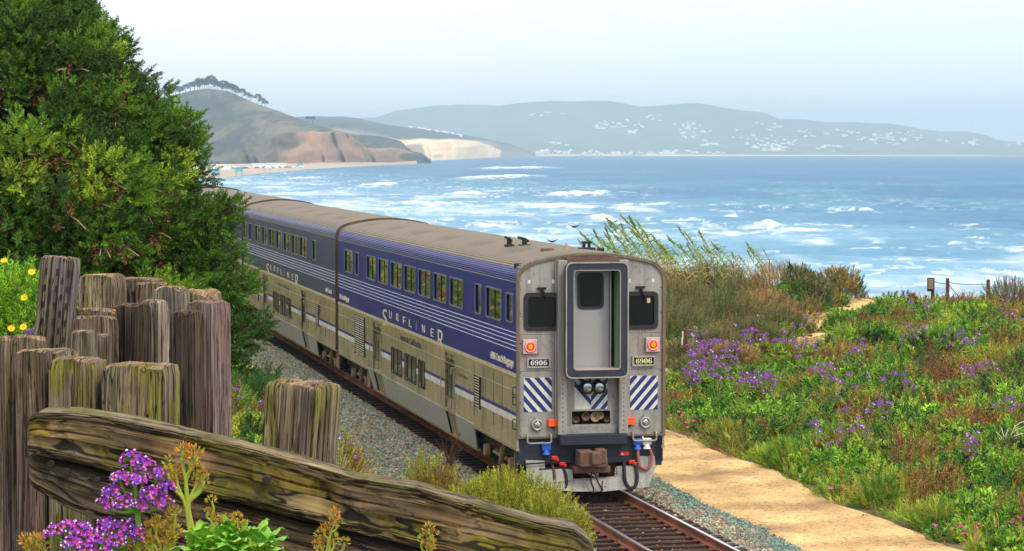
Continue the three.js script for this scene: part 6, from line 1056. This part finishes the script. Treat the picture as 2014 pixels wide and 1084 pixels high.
  const paint = [0xf4f4f2, 0xdadfe4, 0x8c96a0, 0xb0524a, 0x5c7390, 0xf0ede4].map(c => std({ color: c, roughness: .4 }));
  const beachAt = (px, py) => { const D = 72000 / (py - HORIZON); return V((px - CX) / F * D, EYE - (py - HORIZON) / F * D, -D); };
  for (let i = 0; i < 46; i++) { const px = 425 + 140 * R() + (i % 5) * 8, py = 331.5 - (px - 425) * .012 + R() * 1.6, p = beachAt(px, py); p.y = SEA + 4.3; const D = (EYE - p.y) * F / (py - HORIZON); p.set((px - CX) / F * D, SEA + 4.3, -D); const c = new THREE.Mesh(carG, paint[i % 6]); c.name = numbered('parked_car'); tag(c, 'tiny parked car in the row along the far beach', 'car', 'vehicles parked at the far beach'); c.position.copy(p); c.rotation.y = R() * .4; c.castShadow = true; scene.add(c); }
  const hut = merge([box(-2.4, 2.4, 2.2, 4.6, -2, 2), box(-2.8, 2.8, 4.6, 4.9, -2.4, 2.4), ...[-1.8, 1.8].flatMap(x => [-1.5, 1.5].map(z => box(x - .12, x + .12, 0, 2.2, z - .12, z + .12)))]);
  [[423, 349, 'teal lifeguard hut nearest the train on the far beach'], [470, 345, 'teal lifeguard hut in the middle of the far beach'], [590, 331, 'teal lifeguard hut below the headland cliff'], [526, 337, 'teal lifeguard hut by the parked cars on the far beach']].forEach(([px, py, lab3]) => { const D = 14.8 * F / (py - HORIZON), t = part('lifeguard_hut', hut, std({ color: rgb(110, 176, 190), roughness: .8 })); t.position.set((px - CX) / F * D, EYE - 14.8, -D); tag(t, lab3, 'hut', 'lifeguard huts on the beach'); });
  const bl = merge([box(-6, 6, 0, 2.6, -3, 3), box(-6.6, 6.6, 2.6, 3.0, -3.6, 3.6)]);
  [[515, 329.5, 'long white building behind the far beach'], [545, 329, 'white building at the cliff foot behind the far beach'], [432, 333, 'low white building at the left of the far beach']].forEach(([px, py, lab3]) => { const D = 11.2 * F / (py - HORIZON), t = part('beach_building', bl, wall[0]); t.position.set((px - CX) / F * D, EYE - 11.2, -D); tag(t, lab3, 'building'); });
  // two gulls over the water
  for (const [px, py, lab3] of [[1130, 446, 'small dark bird flying over the surf above the train'], [1086, 475, 'small dark bird flying low behind the train roof']]) { const t = thing('bird', lab3, 'bird', null, at(px, py, 150)); const w = []; for (const s of [-1, 1]) { const g = new THREE.ConeGeometry(.06, .42, 5); g.scale(1, 1, .35); g.rotateZ(s * -1.15); g.translate(s * .2, .06, 0); w.push(g); } part('wing', w[0], dark, t); part('wing', w[1], dark, t); const b = new THREE.SphereGeometry(.08, 8, 6); b.scale(.7, .7, 2); part('body', b, dark, t); }
}

renderer.render(scene, camera);
